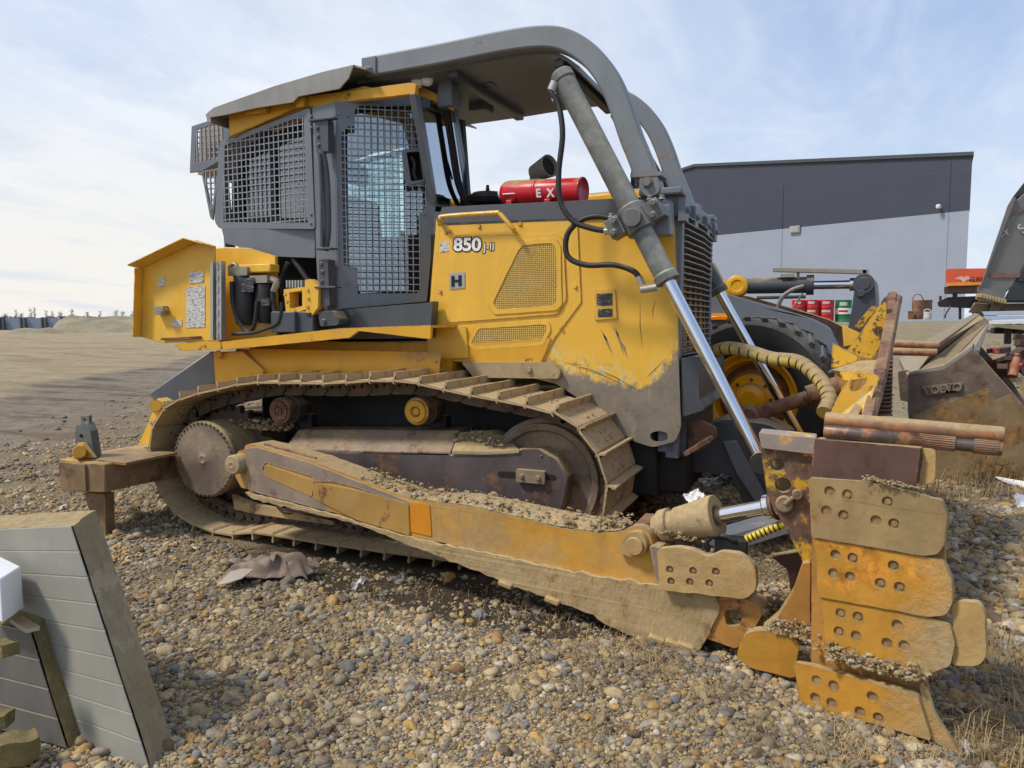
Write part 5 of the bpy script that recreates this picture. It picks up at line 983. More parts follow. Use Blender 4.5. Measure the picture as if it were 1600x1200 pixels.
# end plate with pin holes
EY = 3.86
ep = SP([(1187, 690), (1276, 700), (1272, 760), (1276, 840), (1286, 990), (1262, 1010), (1256, 880), (1229, 828), (1199, 776)], EY)
b = B(); b.plate(fil(ep, .03), V((0, .07, 0)), [circ(S(1215, 727, EY), .030, YV), circ(S(1224, 758, EY), .036, YV)]); en = onb('end_plate', b, M['yellow_worn'], .008)
b = B(); b.plate(SP([(1205, 715), (1238, 715), (1240, 775), (1205, 775)], EY+.12), V((0, .02, 0))); onb('mud_fill', b, M['mudcyl'])
b = B(); b.plate(fil(SP([(1185, 676), (1276, 685), (1274, 710), (1190, 700)], EY-.03), .01), V((0, .16, 0))); onb('end_cap', b, mat('scuffed_grey_brown', (.30, .25, .22), .45, dust=.02, up=.1, rust=.34, rs=5, rcol=(.6, .33, .03), edge=.5), .006)
b = B(); c = S(1226, 787, EY); b.lathe(c, -YV, [(0, 0), (0, .041), (.012, .043), (.022, .037), (.024, 0)], 26); b.bar(S(1226, 787, EY-.008), S(1247, 771, EY-.008), .016, .05, V((0, -1, 0))); b.lathe(S(1246, 772, EY-.016), -YV, [(0, 0), (0, .026), (.02, .024), (.02, .012), (.026, 0)], 14); onb('blade_pin', b, M['steel'], .004)
b = B(); b.plate(SP([(1268, 745), (1280, 745), (1282, 840), (1290, 930), (1300, 1015), (1282, 1010), (1272, 880)], EY-.12), V((0, .10, 0))); onb('edge_strip', b, M['orange'], .006)
b = B(); b.plate(rag(fil(SP([(1150, 1027), (1166, 990), (1192, 984), (1248, 1000), (1244, 1062), (1166, 1041)], EY-.12), .03), .004), V((0, .06, 0))); onb('wear_plate', b, M['plate'], .008)
b = B(); b.plate(fil(SP([(1190, 985), (1215, 965), (1240, 925), (1255, 880), (1266, 880), (1266, 1000), (1250, 1002)], EY-.05), .01), V((0, .10, 0))); onb('corner_gusset', b, M['orange'], .006)
b = B(); b.plate(fil(SP([(1205, 870), (1250, 862), (1258, 900), (1240, 955), (1215, 985), (1236, 930), (1230, 890)], EY+.30), .01), V((0, .06, 0))); onb('back_rib', b, M['rust_dark'], .01)
b = B(); b.plate(fil(SP([(1100, 848), (1228, 812), (1236, 832), (1140, 862)], 4.35), .01), V((0, .3, 0))); onb('brace_plate', b, M['galv'] if False else M['grey'], .008)
# far wing end plate
b = B(); b.plate(fil(SP([(1272, 556), (1312, 558), (1316, 600), (1302, 640), (1282, 620)], 8.5), .03), V((0, .08, 0)), [circ(S(1287, 580, 8.5), .045, YV), circ(S(1293, 601, 8.5), .05, YV)]); onb('end_plate', b, M['yellow_dirty'], .01)
# spill guard: thick ragged edge plate with braces behind
eg = [S(1346, 650, 4.35), S(1356, 615, 4.7), S(1374, 545, 5.3), S(1386, 480, 5.85), S(1389, 455, 6.2)]
eg2 = [S(1362, 655, 4.35), S(1374, 618, 4.7), S(1391, 545, 5.3), S(1403, 480, 5.85), S(1407, 460, 6.2)]
b = B(); b.sheet([eg, eg2], V((.02, .03, -.02))); b.sheet([eg, [p+V((-.05, 0, -.35)) for p in eg]], V((.05, 0, 0))); far = [V((p.x, 2*CY-p.y, p.z)) for p in eg]; b.sheet([far, [p+V((-.05, 0, -.40)) for p in far]], V((.05, 0, 0))); sg = onb('spill_guard', b, M['rust'], .006)
def br(pts, Y, t=.06): return [S(x, y, Y) for x, y in pts]
b = B(); b.plate(fil(br([(1384, 462), (1386, 490), (1376, 540), (1362, 562), (1320, 552), (1345, 520)], 5.75), .01), V((0, .04, 0))); onb('guard_panel', b, M['flaky'], .004)
b = B(); b.plate(br([(1372, 480), (1362, 478), (1333, 512), (1343, 518)], 6.1), V((0, .04, 0))); onb('guard_panel', b, M['flaky'], .004)
b = B(); b.plate(br([(1316, 508), (1344, 520), (1338, 538), (1318, 542)], 5.9), V((0, .05, 0))); onb('guard_brace', b, M['yellow'], .004)
b = B(); b.plate(br([(1301, 536), (1341, 556), (1340, 566), (1298, 578)], 5.3), V((0, .05, 0))); b.plate([S(1298, 578, 5.3), S(1340, 564, 5.3), S(1378, 562, 5.2), S(1374, 590, 5.0), S(1320, 596, 5.2)], V((0, .03, .0))); onb('guard_brace', b, M['flaky'], .004)
b = B(); hl = br([(1328, 595), (1338, 582), (1354, 587), (1354, 600), (1340, 613), (1328, 611)], 4.8); b.plate(fil(br([(1338, 577), (1374, 588), (1362, 640), (1352, 652), (1296, 650), (1312, 616)], 4.8), .02), V((0, .05, 0)), [fil(hl, .03)]); b.plate([S(1362, 610, 4.7), S(1372, 592, 4.7), S(1354, 646, 4.55), S(1310, 650, 4.6)], V((.0, .02, 0))); onb('guard_gusset', b, M['yellow'], .006)
b = B(); b.plate(br([(1372, 548), (1396, 548), (1393, 648), (1364, 648)], 7.3), V((0, .06, 0)))
for k in range(16): b.bar(S(1370, 552+k*6.4, 7.25), S(1395, 552+k*6.4, 7.25), .03, .018)
onb('guard_grating', b, M['rust_dark'])
# centre link tube and yellow wrapped hose
b = B(); b.tube([S(1165, 655, 6.35), S(1215, 636, 6.35), S(1290, 612, 6.4)], .055, 20, 0); b.tube([S(1262, 620, 6.36), S(1310, 605, 6.4)], .085, 20, 0); b.lathe(S(1165, 658, 6.2), YV, [(0, 0), (0, .1), (.3, .1), (.3, 0)], 24); part('tilt_link', b, M['rust'], .004)
hp = [S(1110, 552, 5.85), S(1135, 544, 5.7), S(1170, 549, 5.6), S(1205, 560, 5.5), S(1245, 565, 5.4), S(1268, 580, 5.3), S(1288, 602, 5.2), S(1296, 625, 5.1), S(1288, 645, 5.0)]
b = B(); b.tube(hp, .048, 14, 8); yh = part('wrapped_hose', b, mat('yellow_spiral_wrap', (.50, .37, .05), .6, var=.2, dust=.3, dcol=(.33, .24, .12), rust=.25, rcol=(.2, .13, .05), rs=6))
b = B(); cc = cat(hp, 12)
for k in range(6, len(cc)-2, 5): t = (cc[k+1]-cc[k-1]).normalized(); b.lathe(cc[k]-t*.006, t, [(0, .0475), (0, .0495), (.012, .0495), (.012, .0475)], 14)
part('spiral_groove', b, M['dark'], parent=yh)
hp2 = SP([(1166, 842), (1185, 834), (1205, 826), (1226, 818)], 3.98); b = B(); b.tube(hp2, .021, 12, 6); yh2 = part('wrapped_hose', b, mat('bright_yellow_wrap', (.75, .55, .02), .5, dust=.05))
b = B(); cc = cat(hp2, 9)
for k in range(2, len(cc)-2, 3): t = (cc[k+1]-cc[k-1]).normalized(); b.lathe(cc[k]-t*.004, t, [(0, .0205), (0, .0225), (.008, .0225), (.008, .0205)], 12)
part('spiral_groove', b, M['dark'], parent=yh2)
# ---- ripper at the rear
RY = SZ(163, 838).y; rb_ = S(165, 760, RY)
b = B(); a0 = SP([(90, 722), (131, 726), (134, 768), (95, 768)], RY-.10); a0 = SP([(91, 721), (163, 725), (165, 770), (95, 768)], RY-.08)
b.plate(a0, V((0, 3.2, 0))); M['ripper'] = mat('ripper_steel', (.20, .125, .062), .65, var=.35, vs_=4, dust=.16, dcol=(.33, .24, .12), rust=.4, rcol=(.11, .06, .035), edge=.7, ecol=(.5, .28, .05), bump=.4, up=.2, streak=.3); rip = part('ripper_beam', b, M['ripper'], .012)
b = B(); b.plate(fil(SP([(91, 722), (132, 726), (134, 767), (95, 767)], RY-.10), .008), V((0, .04, 0))); b.box((rb_.x-.05, RY+.25, a0[0].z+.012), (.55, .5, .02)); part('beam_cap', b, M['ripper'], .006, parent=rip)
b = B(); x_, z_ = a0[0].x+.02, a0[0].z; b.plate([V((a0[0].x, RY-.07, z_+.004)), V((a0[1].x, RY-.07, z_-.0)), V((a0[1].x, RY+3.0, z_)), V((a0[0].x, RY+3.0, z_+.004))], V((0, 0, .012))); part('beam_top', b, M['yellow_dirty'], .003, parent=rip)
b = B(); b.plate(fil(SP([(131, 770), (163, 772), (165, 834), (150, 838), (140, 800)], RY+.02), .01), V((0, .09, 0))); part('ripper_shank', b, M['ripper'], .012)
b = B(); b.plate(fil(SP([(118, 666), (134, 660), (141, 674), (147, 714), (133, 716), (117, 690)], RY+.05), .01), V((0, .07, 0)), [circ(S(127, 682, RY+.05), .022, YV)]); b.plate(SP([(126, 650), (138, 649), (139, 664), (127, 664)], RY+.07), V((0, .03, 0)), [circ(S(132, 656, RY+.07), .016, YV, 10)]); part('shank_head', b, M['cylinder'], .006)
b = B()
for y in (RY-.0, RY+.24): b.plate(SP([(112, 716), (121, 692), (128, 692), (146, 716)], y), V((0, .04, 0)))
b.cyl(S(124, 706, RY-.08), S(124, 706, RY+.4), .05); part('shank_bracket', b, M['yellow_dirty'], .006)
RY2 = RY+.75
b = B(); b.plate(fil(SP([(212, 704), (240, 640), (246, 622), (258, 628), (250, 660), (240, 704), (215, 706)], RY2), .01), V((0, .10, 0))); b.cyl(S(243, 634, RY2-.06), S(243, 634, RY2+.2), .05); part('ripper_lug', b, M['yellow'], .008)
b = B(); A_, C_ = S(250, 632, RY2+.25), S(345, 566, 5.55); b.bar(A_, C_, .16, .26); part('ripper_link', b, M['grey'], .012)
b = B(); b.box((rb_.x+.5, CY, .62), (.9, 1.3, .5)); part('ripper_frame', b, M['dark'], .02)
# ---- dirt and stones lying on the machine
def stones(name, pts, m, rmin, rmax, n, spread, parent=None, sub=1, seed=1):
    random.seed(seed); b = B()
    for _ in range(n):
        k = random.random()*(len(pts)-1); i = int(k); p = V(pts[i]).lerp(V(pts[i+1]), k-i); r = rmin*.7+(rmax*1.15-rmin)*random.random()**3.6
        b.rock(p+V((random.uniform(-1, 1)*spread[0], random.uniform(-1, 1)*spread[1], random.uniform(0, 1)**2.4*spread[2]+r*.2)), r, sub, .45); b.mark(random.choice((0, 0, 0, 1, 1, 2)))
    return part(name, b, [M['grit'], M['grit_brown'], M['grit_grey']], parent=parent, smooth=0)
M['grit_brown'] = mat('brown_grit', (.24, .165, .075), .9, var=.3, vs_=30); M['grit_grey'] = mat('grey_grit', (.36, .32, .25), .9, var=.3, vs_=30)
M['grit'] = mat('tan_grit', (.38, .275, .14), .9, var=.4, vs_=30, bump=1.0, bs=60)
bw = [p+nA*.11 for p in WP([(560, 750), (640, 779), (731, 790), (802, 806), (867, 822), (932, 832), (970, 829)], pa, pb)]
b = B(); hgt = [.0, .02, .05, .055, .06, .05, .03]; b.sheet([[p-nA*.10 for p in bw], [p-nA*.05+V((0, 0, h*.7)) for p, h in zip(bw, hgt)], [p+nA*.03+V((0, 0, h)) for p, h in zip(bw, hgt)], [p+nA*.14 for p in bw]]); part('dirt_heap', b, M['grit'], smooth=60)
stones('gravel', bw, M['grit'], .004, .018, 2400, (.03, .10, .055), seed=2)
stones('gravel', [p+nA*.12 for p in WP([(1012, 832), (1060, 845), (1090, 850)], pa, pb)], M['grit'], .006, .02, 200, (.04, .10, .03), seed=3)
stones('gravel', [S(1300, 1024, 3.52), S(1360, 1040, 3.5), S(1440, 1060, 3.42)], M['grit'], .004, .017, 900, (.03, .06, .05), seed=4)
stones('gravel', [S(1205, 985, 3.78), S(1250, 990, 3.78), S(1285, 1012, 3.62)], M['grit'], .004, .016, 600, (.03, .05, .06), seed=5)
stones('gravel', [S(1355, 748, 3.5), S(1440, 765, 3.45)], M['grit'], .003, .010, 300, (.02, .04, .012), seed=6)
stones('gravel', [S(715, 688, 5.0), S(745, 684, 5.0), S(785, 697, 4.95)], M['grit'], .005, .02, 600, (.05, .08, .05), seed=7)
stones('gravel', [S(400, 665, 5.0), S(440, 672, 5.05), S(380, 660, 5.1)], M['grit'], .005, .022, 500, (.12, .12, .05), seed=8)
stones('gravel', [S(1165, 985, 3.98), S(1195, 965, 3.98)], M['grit'], .005, .022, 400, (.06, .06, .08), seed=9)
stones('gravel', [S(800, 800-95, 5.0), S(870, 712, 4.92)], M['grit'], .004, .014, 160, (.03, .08, .02), seed=10)
# ---- round shafts lying on the blade
def shaft(name, label, a, c, r, m, spl=(), group='rusty round shafts laid across the blade'):
    a, c = V(a), V(c); L_ = (c-a).length; ax = (c-a).normalized(); root = thing(name, label, 'shaft', a, group)
    b = B(); pr = [(0, 0), (0, r*.94), (.008, r), (L_-.01, r), (L_, r*.9), (L_, 0)]
    if spl: pr = [(0, 0), (0, r*.94), (.008, r), (L_*.50, r), (L_*.505, r*.93), (L_*.76, r*.93), (L_*.765, r*.85), (L_*.845, r*.85), (L_*.85, r*.98), (L_-.01, r*.98), (L_, r*.9), (L_, 0)]
    b.lathe(a, ax, pr, 30); b.done('bar', m, root, .002)
    for s0, s1 in spl:
        b = B(); u = ax.orthogonal().normalized(); w = ax.cross(u)
        for k in range(20): t = 2*math.pi*k/20; o = u*math.cos(t)+w*math.sin(t); b.bar(a+ax*(L_*s0)+o*r*.95, a+ax*(L_*s1)+o*r*.95, r*.16, r*.16, o)
        b.done('spline', M['rust'], root)
    return root
M['shaft'] = mat('rusty_shaft', (.24, .125, .075), .6, var=.4, vs_=8, rust=.5, rcol=(.30, .13, .06), rs=5, dust=.12, edge=.3, bump=.2, bs=60)
shaft('drive_shaft', 'thick plain brown shaft, upper one of the near pair on the blade', S(1290, 655, 3.62), S(1570, 680, 3.50), .033, M['shaft'])
shaft('drive_shaft', 'dark greasy shaft with splined end beneath the thick brown one', S(1288, 673, 3.60), S(1567, 701, 3.48), .030, mat('greasy_shaft', (.085, .06, .05), .4, var=.4, vs_=8, rust=.4, rcol=(.25, .11, .05), rs=4), ((.51, .755), (.855, .98)))
shaft('drive_shaft', 'plain rusty shaft, upper one of the far pair on the blade', S(1385, 536, 8.2), S(1467, 540, 8.2), .036, M['shaft'])
shaft('drive_shaft', 'plain rusty shaft, lower one of the far pair on the blade', S(1383, 549, 8.15), S(1464, 551, 8.15), .036, M['shaft'])
# ================================================================== things behind and beside the machines
def gp(x, y, D): p = SD(x, y, D); return V((p.x, p.y, gz(p.x, p.y)))     # foot of something at a given depth, set on the ground
def drums():
    for i, (px, wpx, mm, lab) in enumerate([(1246, 19, 'red', 'red oil drum farthest left in the row by the warehouse'), (1267, 21, 'red', 'red oil drum between two others by the warehouse'), (1290, 23, 'red', 'red oil drum next to the green one'), (1317, 24, 'green', 'green oil drum with white band and pale label')]):
        D = 30.; p = SD(px, 503, D); r = wpx/FPX*D/2; h = 34/FPX*D; root = thing('oil_drum', lab, 'oil drum', p, 'oil drums by the warehouse')
        if 'drum_green' not in M: M['drum_green'] = mat('green_enamel', (.012, .16, .06), .4, var=.1); M['drum_red'] = mat('drum_red', (.52, .012, .016), .4, var=.1)
        b = B(); z = [(0, 0), (0, r), (.02, r*1.02), (.03, r)]
        for t in (.33, .66): z += [(h*t-.02, r), (h*t, r*1.03), (h*t+.02, r)]
        z += [(h-.03, r), (h-.01, r*1.03), (h, r), (h-.02, r*.95), (h-.02, 0)]; b.lathe(p, (0, 0, 1), z, 28); b.done('drum_body', M['drum_green' if mm == 'green' else 'drum_red'], root)
        b = B(); vd = V((-p.x, -p.y, 0)).normalized(); a0 = math.atan2(vd.y, vd.x)
        if mm == 'green':
            b.lathe(p, (0, 0, 1), [(h*.36, r*1.035), (h*.63, r*1.035)], 28); b.done('white_band', M['white'], root)
        rows = [[p+V((math.cos(a0+t)*r*1.045, math.sin(a0+t)*r*1.045, h*zz)) for t in np.linspace(-.45, .45, 6)] for zz in ((.74, .90) if mm == 'green' else (.82, .93))]
        b = B(); b.sheet(rows); b.done('label', M['decal'], root)
        rows = [[p+V((math.cos(a0+t)*r*1.046, math.sin(a0+t)*r*1.046, h*zz)) for t in np.linspace(-.55, .55, 6)] for zz in ((.44, .54) if mm == 'green' else (.44, .54))]
        b = B(); b.sheet(rows); b.done('label', M['drum_red'] if mm == 'green' else M['decal'], root)
    rm = M['rust']
    for (px, py, w, h, D, lab, nm, mm) in [(1433, 499, 17, 30, 27, 'upright rusty drum with a bent handle hoop', 'rusty_drum', rm), (1447, 497, 14, 28, 27.6, 'dark rusty square bin behind the drum with the hoop', 'rusty_bin', M['rust_dark']), (1423, 499, 8, 13, 26.8, 'small rusty block left of the drum with the hoop', 'rusty_block', rm), (1449, 499, 12, 12, 26.2, 'small whitish bucket in front of the rusty bin', 'pail', M['decal'])]:
        p = SD(px, py, D); r = w/FPX*D/2; hh = h/FPX*D; b = B()
        if nm in ('rusty_drum', 'pail'):
            b.lathe(p, (0, 0, 1), [(0, 0), (0, r*.9), (hh*.4, r), (hh*.45, r*.92), (hh*.9, r), (hh, r*.95), (hh-.05, r*.85), (hh-.05, 0)], 18); b.tube([p+V((-r*.9, 0, hh)), p+V((-r*.6, 0, hh*1.25)), p+V((r*.3, 0, hh*1.28)), p+V((r*.9, 0, hh))], .02, 6, 4)
        else: b.box(p+V((0, 0, hh/2)), (2*r, 2*r, hh)); b.box(p+V((0, 0, hh-.02)), (2.15*r, 2.15*r, .05))
        o = b.done(nm, mm, None, .01, base=p); tag(o, lab, nm.split('_')[-1])
drums()
def tank_trailer():
    D = 30.; ra_ = ray(1500, 480); ra_.z = 0; c = SD(1484, 440, D); root = thing('tank_trailer', 'bright orange tank trailer with dark drawbar beside the warehouse corner', 'trailer', SD(1500, 500, D)); ex = V((_r.x, _r.y, 0)); ey = ra_.normalized()
    q = lambda x, y, o=0: SD(x, y, D)+ey*o
    org = mat('orange_tank_paint', (.75, .10, .028), .35, var=.08)
    b = B(); b.plate(fil([q(1477, 420), (q(1560, 419)), q(1560, 445), q(1500, 447), q(1478, 446)], .18), ey*1.5); t = b.done('tank', org, root, .03)
    b = B(); b.plate([q(1479, 442, -.03), q(1560, 440, -.03), q(1560, 444, -.03), q(1479, 447, -.03)], ey*1.56); b.done('side_stripe', mat('amber_stripe', (.8, .3, .02), .4), root)
    b = B(); b.plate([q(1475, 448, .1), q(1560, 448, .1), q(1560, 457, .1), q(1475, 458, .1)], ey*1.3); b.plate([q(1488, 456, .4), q(1496, 456, .4), q(1496, 466, .4), q(1488, 466, .4)], ey*.4); b.done('tank_frame', M['rust_dark'], root, .01)
    b = B(); b.plate(fil([q(1464, 472, .4), q(1480, 464, .4), q(1530, 462, .4), q(1530, 482, .4), q(1490, 480, .4), q(1466, 479, .4)], .05), ey*.5); b.cyl(q(1469, 462, .5), q(1469, 478, .5), .05); b.tube([q(1485, 478, .4), q(1478, 490, .4), q(1476, 497, .4)], .03, 8, 4); b.cyl(q(1540, 485, 0), q(1540, 485, .4), .45); b.cyl(q(1540, 485, 1.2), q(1540, 485, 1.6), .45); b.cyl(q(1500, 478, .6), q(1500, 499, .6), .05); b.done('drawbar', M['dark'], root, .01)
    b = B(); o_ = q(1506, 436, -.02)
    b.plate([o_+ex*x+V((0, 0, z)) for x, z in ((-.38, 0), (-.1, .12), (0, .06), (.1, .12), (.38, 0), (.12, -.02), (0, -.14), (-.12, -.02))], ey*.015); b.done('wing_emblem', mat('pale_pink_print', (.85, .55, .45), .5), root)
    m = frame_mat(q(1527, 437, -.02), ex, V((0, 0, 1))); text_mesh('ELREI', .26, m, 'tank_letters', M['black_flat'], root, .004)
tank_trailer()
def hopper():
    D = 17.; ey = ray(1545, 480); ey.z = 0; ey.normalize(); q = lambda x, y, o=0: SD(x, y, D)+ey*o
    base = SD(1560, 500, D); root = thing('dump_box', 'tall grey green steel dump box leaning at the right edge of the yard', 'dump box', base)
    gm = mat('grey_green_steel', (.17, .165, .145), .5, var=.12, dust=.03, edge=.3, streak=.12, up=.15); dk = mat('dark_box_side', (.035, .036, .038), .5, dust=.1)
    b = B(); b.plate([q(1578, 322), q(1600, 302), q(1660, 280), q(1660, 330), q(1590, 440), q(1570, 458), q(1530, 450)], ey*.5); b.done('front_sheet', gm, root, .02)
    b = B(); b.plate([q(1574, 322, -.1), q(1583, 308, -.1), q(1588, 310, -.1), q(1537, 438, -.1), q(1530, 452, -.1)], ey*.3); b.plate([q(1528, 448, -.06), q(1572, 458, -.06), q(1568, 468, -.06), q(1526, 456, -.06)], ey*.2); b.done('edge_rib', gm, root, .01)
    b = B(); b.plate([q(1573, 336, -.03), q(1660, 300, -.03), q(1660, 304, -.03), q(1573, 340, -.03)], ey*.05); b.plate([q(1548, 427, -.03), q(1596, 427, -.03), q(1594, 434, -.03), q(1546, 434, -.03)], ey*.05); b.done('red_stripe', mat('faded_red_stripe', (.22, .10, .085), .6), root)
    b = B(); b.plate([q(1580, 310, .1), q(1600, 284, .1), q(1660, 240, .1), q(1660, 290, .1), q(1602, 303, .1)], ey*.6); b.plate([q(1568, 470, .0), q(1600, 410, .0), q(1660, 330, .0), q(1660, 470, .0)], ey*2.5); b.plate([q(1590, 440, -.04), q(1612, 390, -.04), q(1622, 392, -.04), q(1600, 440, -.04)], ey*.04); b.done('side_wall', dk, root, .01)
    b = B(); b.plate([q(1525, 459, -.14), q(1567, 470, -.14), q(1568, 474, -.14), q(1524, 468, -.14)], ey*.3)
    for k in range(9): b.box(q(1530+k*4.6, 462+k*1.15, -.16), (.10, .2, .09))
    b.done('timber_strip', mat('pale_timber', (.42, .33, .18), .8, var=.2), root, .01)
    b = B(); b.plate([q(1512, 488, .3), q(1522, 472, .3), q(1560, 476, .3), q(1560, 488, .3)], ey*1.0); b.plate([q(1552, 470, -.0), q(1566, 473, 0), q(1560, 490, 0), q(1545, 488, 0)], ey*.3); b.box(q(1585, 482, 1), (.7, .9, .25)); b.done('under_frame', mat('box_under_frame', (.12, .10, .07), .7, dust=.2), root, .02)
    m = frame_mat(q(1597, 358, -.06), q(1600, 354)-q(1590, 364), V((-.3, 0, 1))); text_mesh('S', .30, m, 'box_letter', M['decal'], root, .004); text_mesh('JX', .18, frame_mat(q(1570, 364, -.05), V((_r.x, _r.y, .1)), V((-.2, 0, 1))), 'box_letter', M['decal'], root, .004)
hopper()
def junk():
    rn = random.Random(5); ex = V((_r.x, _r.y, 0)); ey = ray(1560, 500); ey.z = 0; ey.normalize(); D = 12.; q = lambda x, y, o=0: SD(x, y, D)+ey*o
    m1 = mat('pale_blue_boards', (.50, .58, .68), .45, var=.1, streak=.3); 
    for k, (y0, lab) in enumerate(((487, 'pale blue wrapped board, top one of the stack at the right edge'), (494, 'pale blue wrapped board beneath the top one of the stack'), (501, 'whitish board at the bottom of the stack at the right edge'))):
        b = B(); b.plate([q(1534+k*2, y0), q(1680, y0-3), q(1680, y0+3.2), q(1538+k*2, y0+6)], ey*.6); o = b.done('insulation_board', m1 if k < 2 else M['foam'], None, .004, base=q(1560, y0)); tag(o, lab, 'board', 'boards stacked at the right edge')
    b = B(); b.plate([q(1548, 507), q(1680, 508), q(1680, 518), q(1600, 516), q(1560, 512)], ey*.5); o = b.done('timber_plank', mat('old_plank', (.33, .27, .17), .85, var=.3), None, .01, base=q(1560, 512)); tag(o, 'grey brown plank under the stack of pale boards', 'plank')
    b = B(); b.box(q(1575, 522, .2), (.09, .09, .32)); b.box(q(1592, 522, .2), (.09, .09, .32)); b.box(q(1620, 517, .3), (1.2, .3, .1)); o = b.done('timber_trestle', M['dark'], None, .01, base=q(1590, 535)); tag(o, 'dark trestle carrying the plank and pale boards', 'trestle')
    b = B(); pg = q(1590, 545)
    for _ in range(26):
        px, py = rn.uniform(1556, 1625), rn.uniform(528, 590); p = SD(px, py, 9.5+rn.uniform(0, 1.5)); a = V((rn.uniform(-1, 1), rn.uniform(-1, 1), rn.uniform(-.5, .5))).normalized()*rn.uniform(.06, .3); b.bar(p-a, p+a, rn.uniform(.03, .12), rn.uniform(.03, .10))
    o = b.done('scrap_metal', mat('scrap_rust', (.07, .04, .03), .7, var=.4, vs_=9, rust=.35, rcol=(.33, .06, .03)), None, .006, base=SD(1590, 590, 10)); tag(o, 'heap of dark and reddish scrap metal in dry weeds', 'scrap heap')
    b = B(); p = SD(1580, 570, 9.4); b.cyl(p-V((.0, .1, .14)), p+V((.05, 0, .08)), .055, n=16); b.cyl(p+V((.05, 0, .08)), p+V((.06, 0, .14)), .03, n=12); b.box(p+V((.05, 0, .0)), (.10, .16, .04)); o = b.done('pump_body', mat('red_orange_scrap', (.34, .06, .03), .7, rust=.5, dust=.2), None, .01, base=p-V((0, 0, .25))); tag(o, 'reddish rounded scrap casting in the dry weeds', 'scrap')
    # loose white sheets on the right, paper by the blade, crumpled tarpaulin
    def sheet(name, lab, cat_, pts, m, thick=.006, wav=.0, seed=0):
        c = sum(pts, V((0, 0, 0)))/4; n = 10; rows = []
        for j in range(n+1):
            r_ = []
            for i in range(n+1):
                u, v = i/n, j/n; p = (pts[0]*(1-u)+pts[1]*u)*(1-v)+(pts[3]*(1-u)+pts[2]*u)*v; p = p+V((0, 0, wav*(noise.noise(V((u*3.1, v*3.1, seed)))+.6*noise.noise(V((u*7, v*7, seed)))))); r_.append(p)
            rows.append(r_)
        b = B(); b.sheet(rows, V((0, 0, thick))); o = b.done(name, m, None, base=c, smooth=30); tag(o, lab, cat_)
    g = lambda x, y, z=.02: SZ(x, y, z)
    sheet('white_board', 'thin white board lying on stones at the right edge, upper one', 'board', [g(1555, 746, .10), g(1625, 758, .10), g(1640, 778, .03), g(1592, 764, .03)], M['foam'], .012)
    sheet('white_board', 'small bent white sheet at the right edge below the other one', 'board', [g(1584, 776, .14), g(1630, 772, .10), g(1630, 800, .02), g(1590, 795, .03)], M['foam'], .008, .05)
    sheet('paper_scrap', 'torn white paper on the stones behind the tilt cylinder', 'paper', [S(1066, 776, 5.3), S(1090, 764, 5.5), S(1103, 775, 5.4), S(1080, 788, 5.2)], M['white'], .003, .03, 3)
    sheet('plastic_scrap', 'greyish plastic film lying beyond the torn white paper', 'plastic', [g(1085, 745), g(1150, 738), g(1160, 752), g(1100, 760)], M['decal'], .003, .06, 6)
    sheet('plastic_scrap', 'small pale scrap lying at the foot of the cutting edge', 'plastic', [g(1498, 1158, .03), g(1507, 1156, .04), g(1522, 1176, .02), g(1512, 1180, .02)], M['decal'], .004, .02, 8)
    sheet('plastic_scrap', 'thin grey strip of plastic on pebbles beneath the push beam', 'plastic', [g(548, 915, .04), g(566, 904, .05), g(570, 908, .05), g(552, 922, .03)], M['decal'], .003, .03, 8)
    cloth = mat('dirty_tarpaulin', (.19, .135, .10), .7, var=.35, vs_=4, streak=.3, dust=.2, dcol=(.24, .18, .13), up=.2)
    b = B(); rows = []; tp = [g(345, 913, .01), g(480, 910, .01), g(500, 888, .01), g(375, 884, .01)]
    for j in range(29):
        r_ = []
        for i in range(41):
            u, v = i/40, j/28; p = (tp[0]*(1-u)+tp[1]*u)*(1-v)+(tp[3]*(1-u)+tp[2]*u)*v; h = (.5+noise.noise(V((u*2.6+.8*v, v*1.9, 2))))*.09+abs(noise.noise(V((u*6+v*3, v*4, 4))))*.11; e = min(1, min(u, v, 1-u, 1-v)*7)
            r_.append(p+V((.06*noise.noise(V((u*5, v*5, 8))), .06*noise.noise(V((u*5, v*5, 12))), .02+h*(.25+.75*e))))
        rows.append(r_)
    b.sheet(rows, V((0, 0, .004))); o = b.done('tarpaulin', cloth, None, base=g(420, 895), smooth=50); tag(o, 'crumpled brown and pale tarpaulin lying beside the track', 'tarpaulin')
    p = g(352, 905, .05); b = B(); b.sheet([[p+V((.0, -.08, -.02)), p+V((.10, -.07, .01)), p+V((.16, -.03, .03))], [p+V((.0, .05, .03)), p+V((.10, .06, .06)), p+V((.17, .07, .06))]], V((0, 0, .006))); o = b.done('cloth_flap', mat('pale_sacking', (.36, .30, .25), .9, var=.2, streak=.3), None, base=p, smooth=60); tag(o, 'pale flap of sacking at the end of the tarpaulin', 'sacking')
junk()
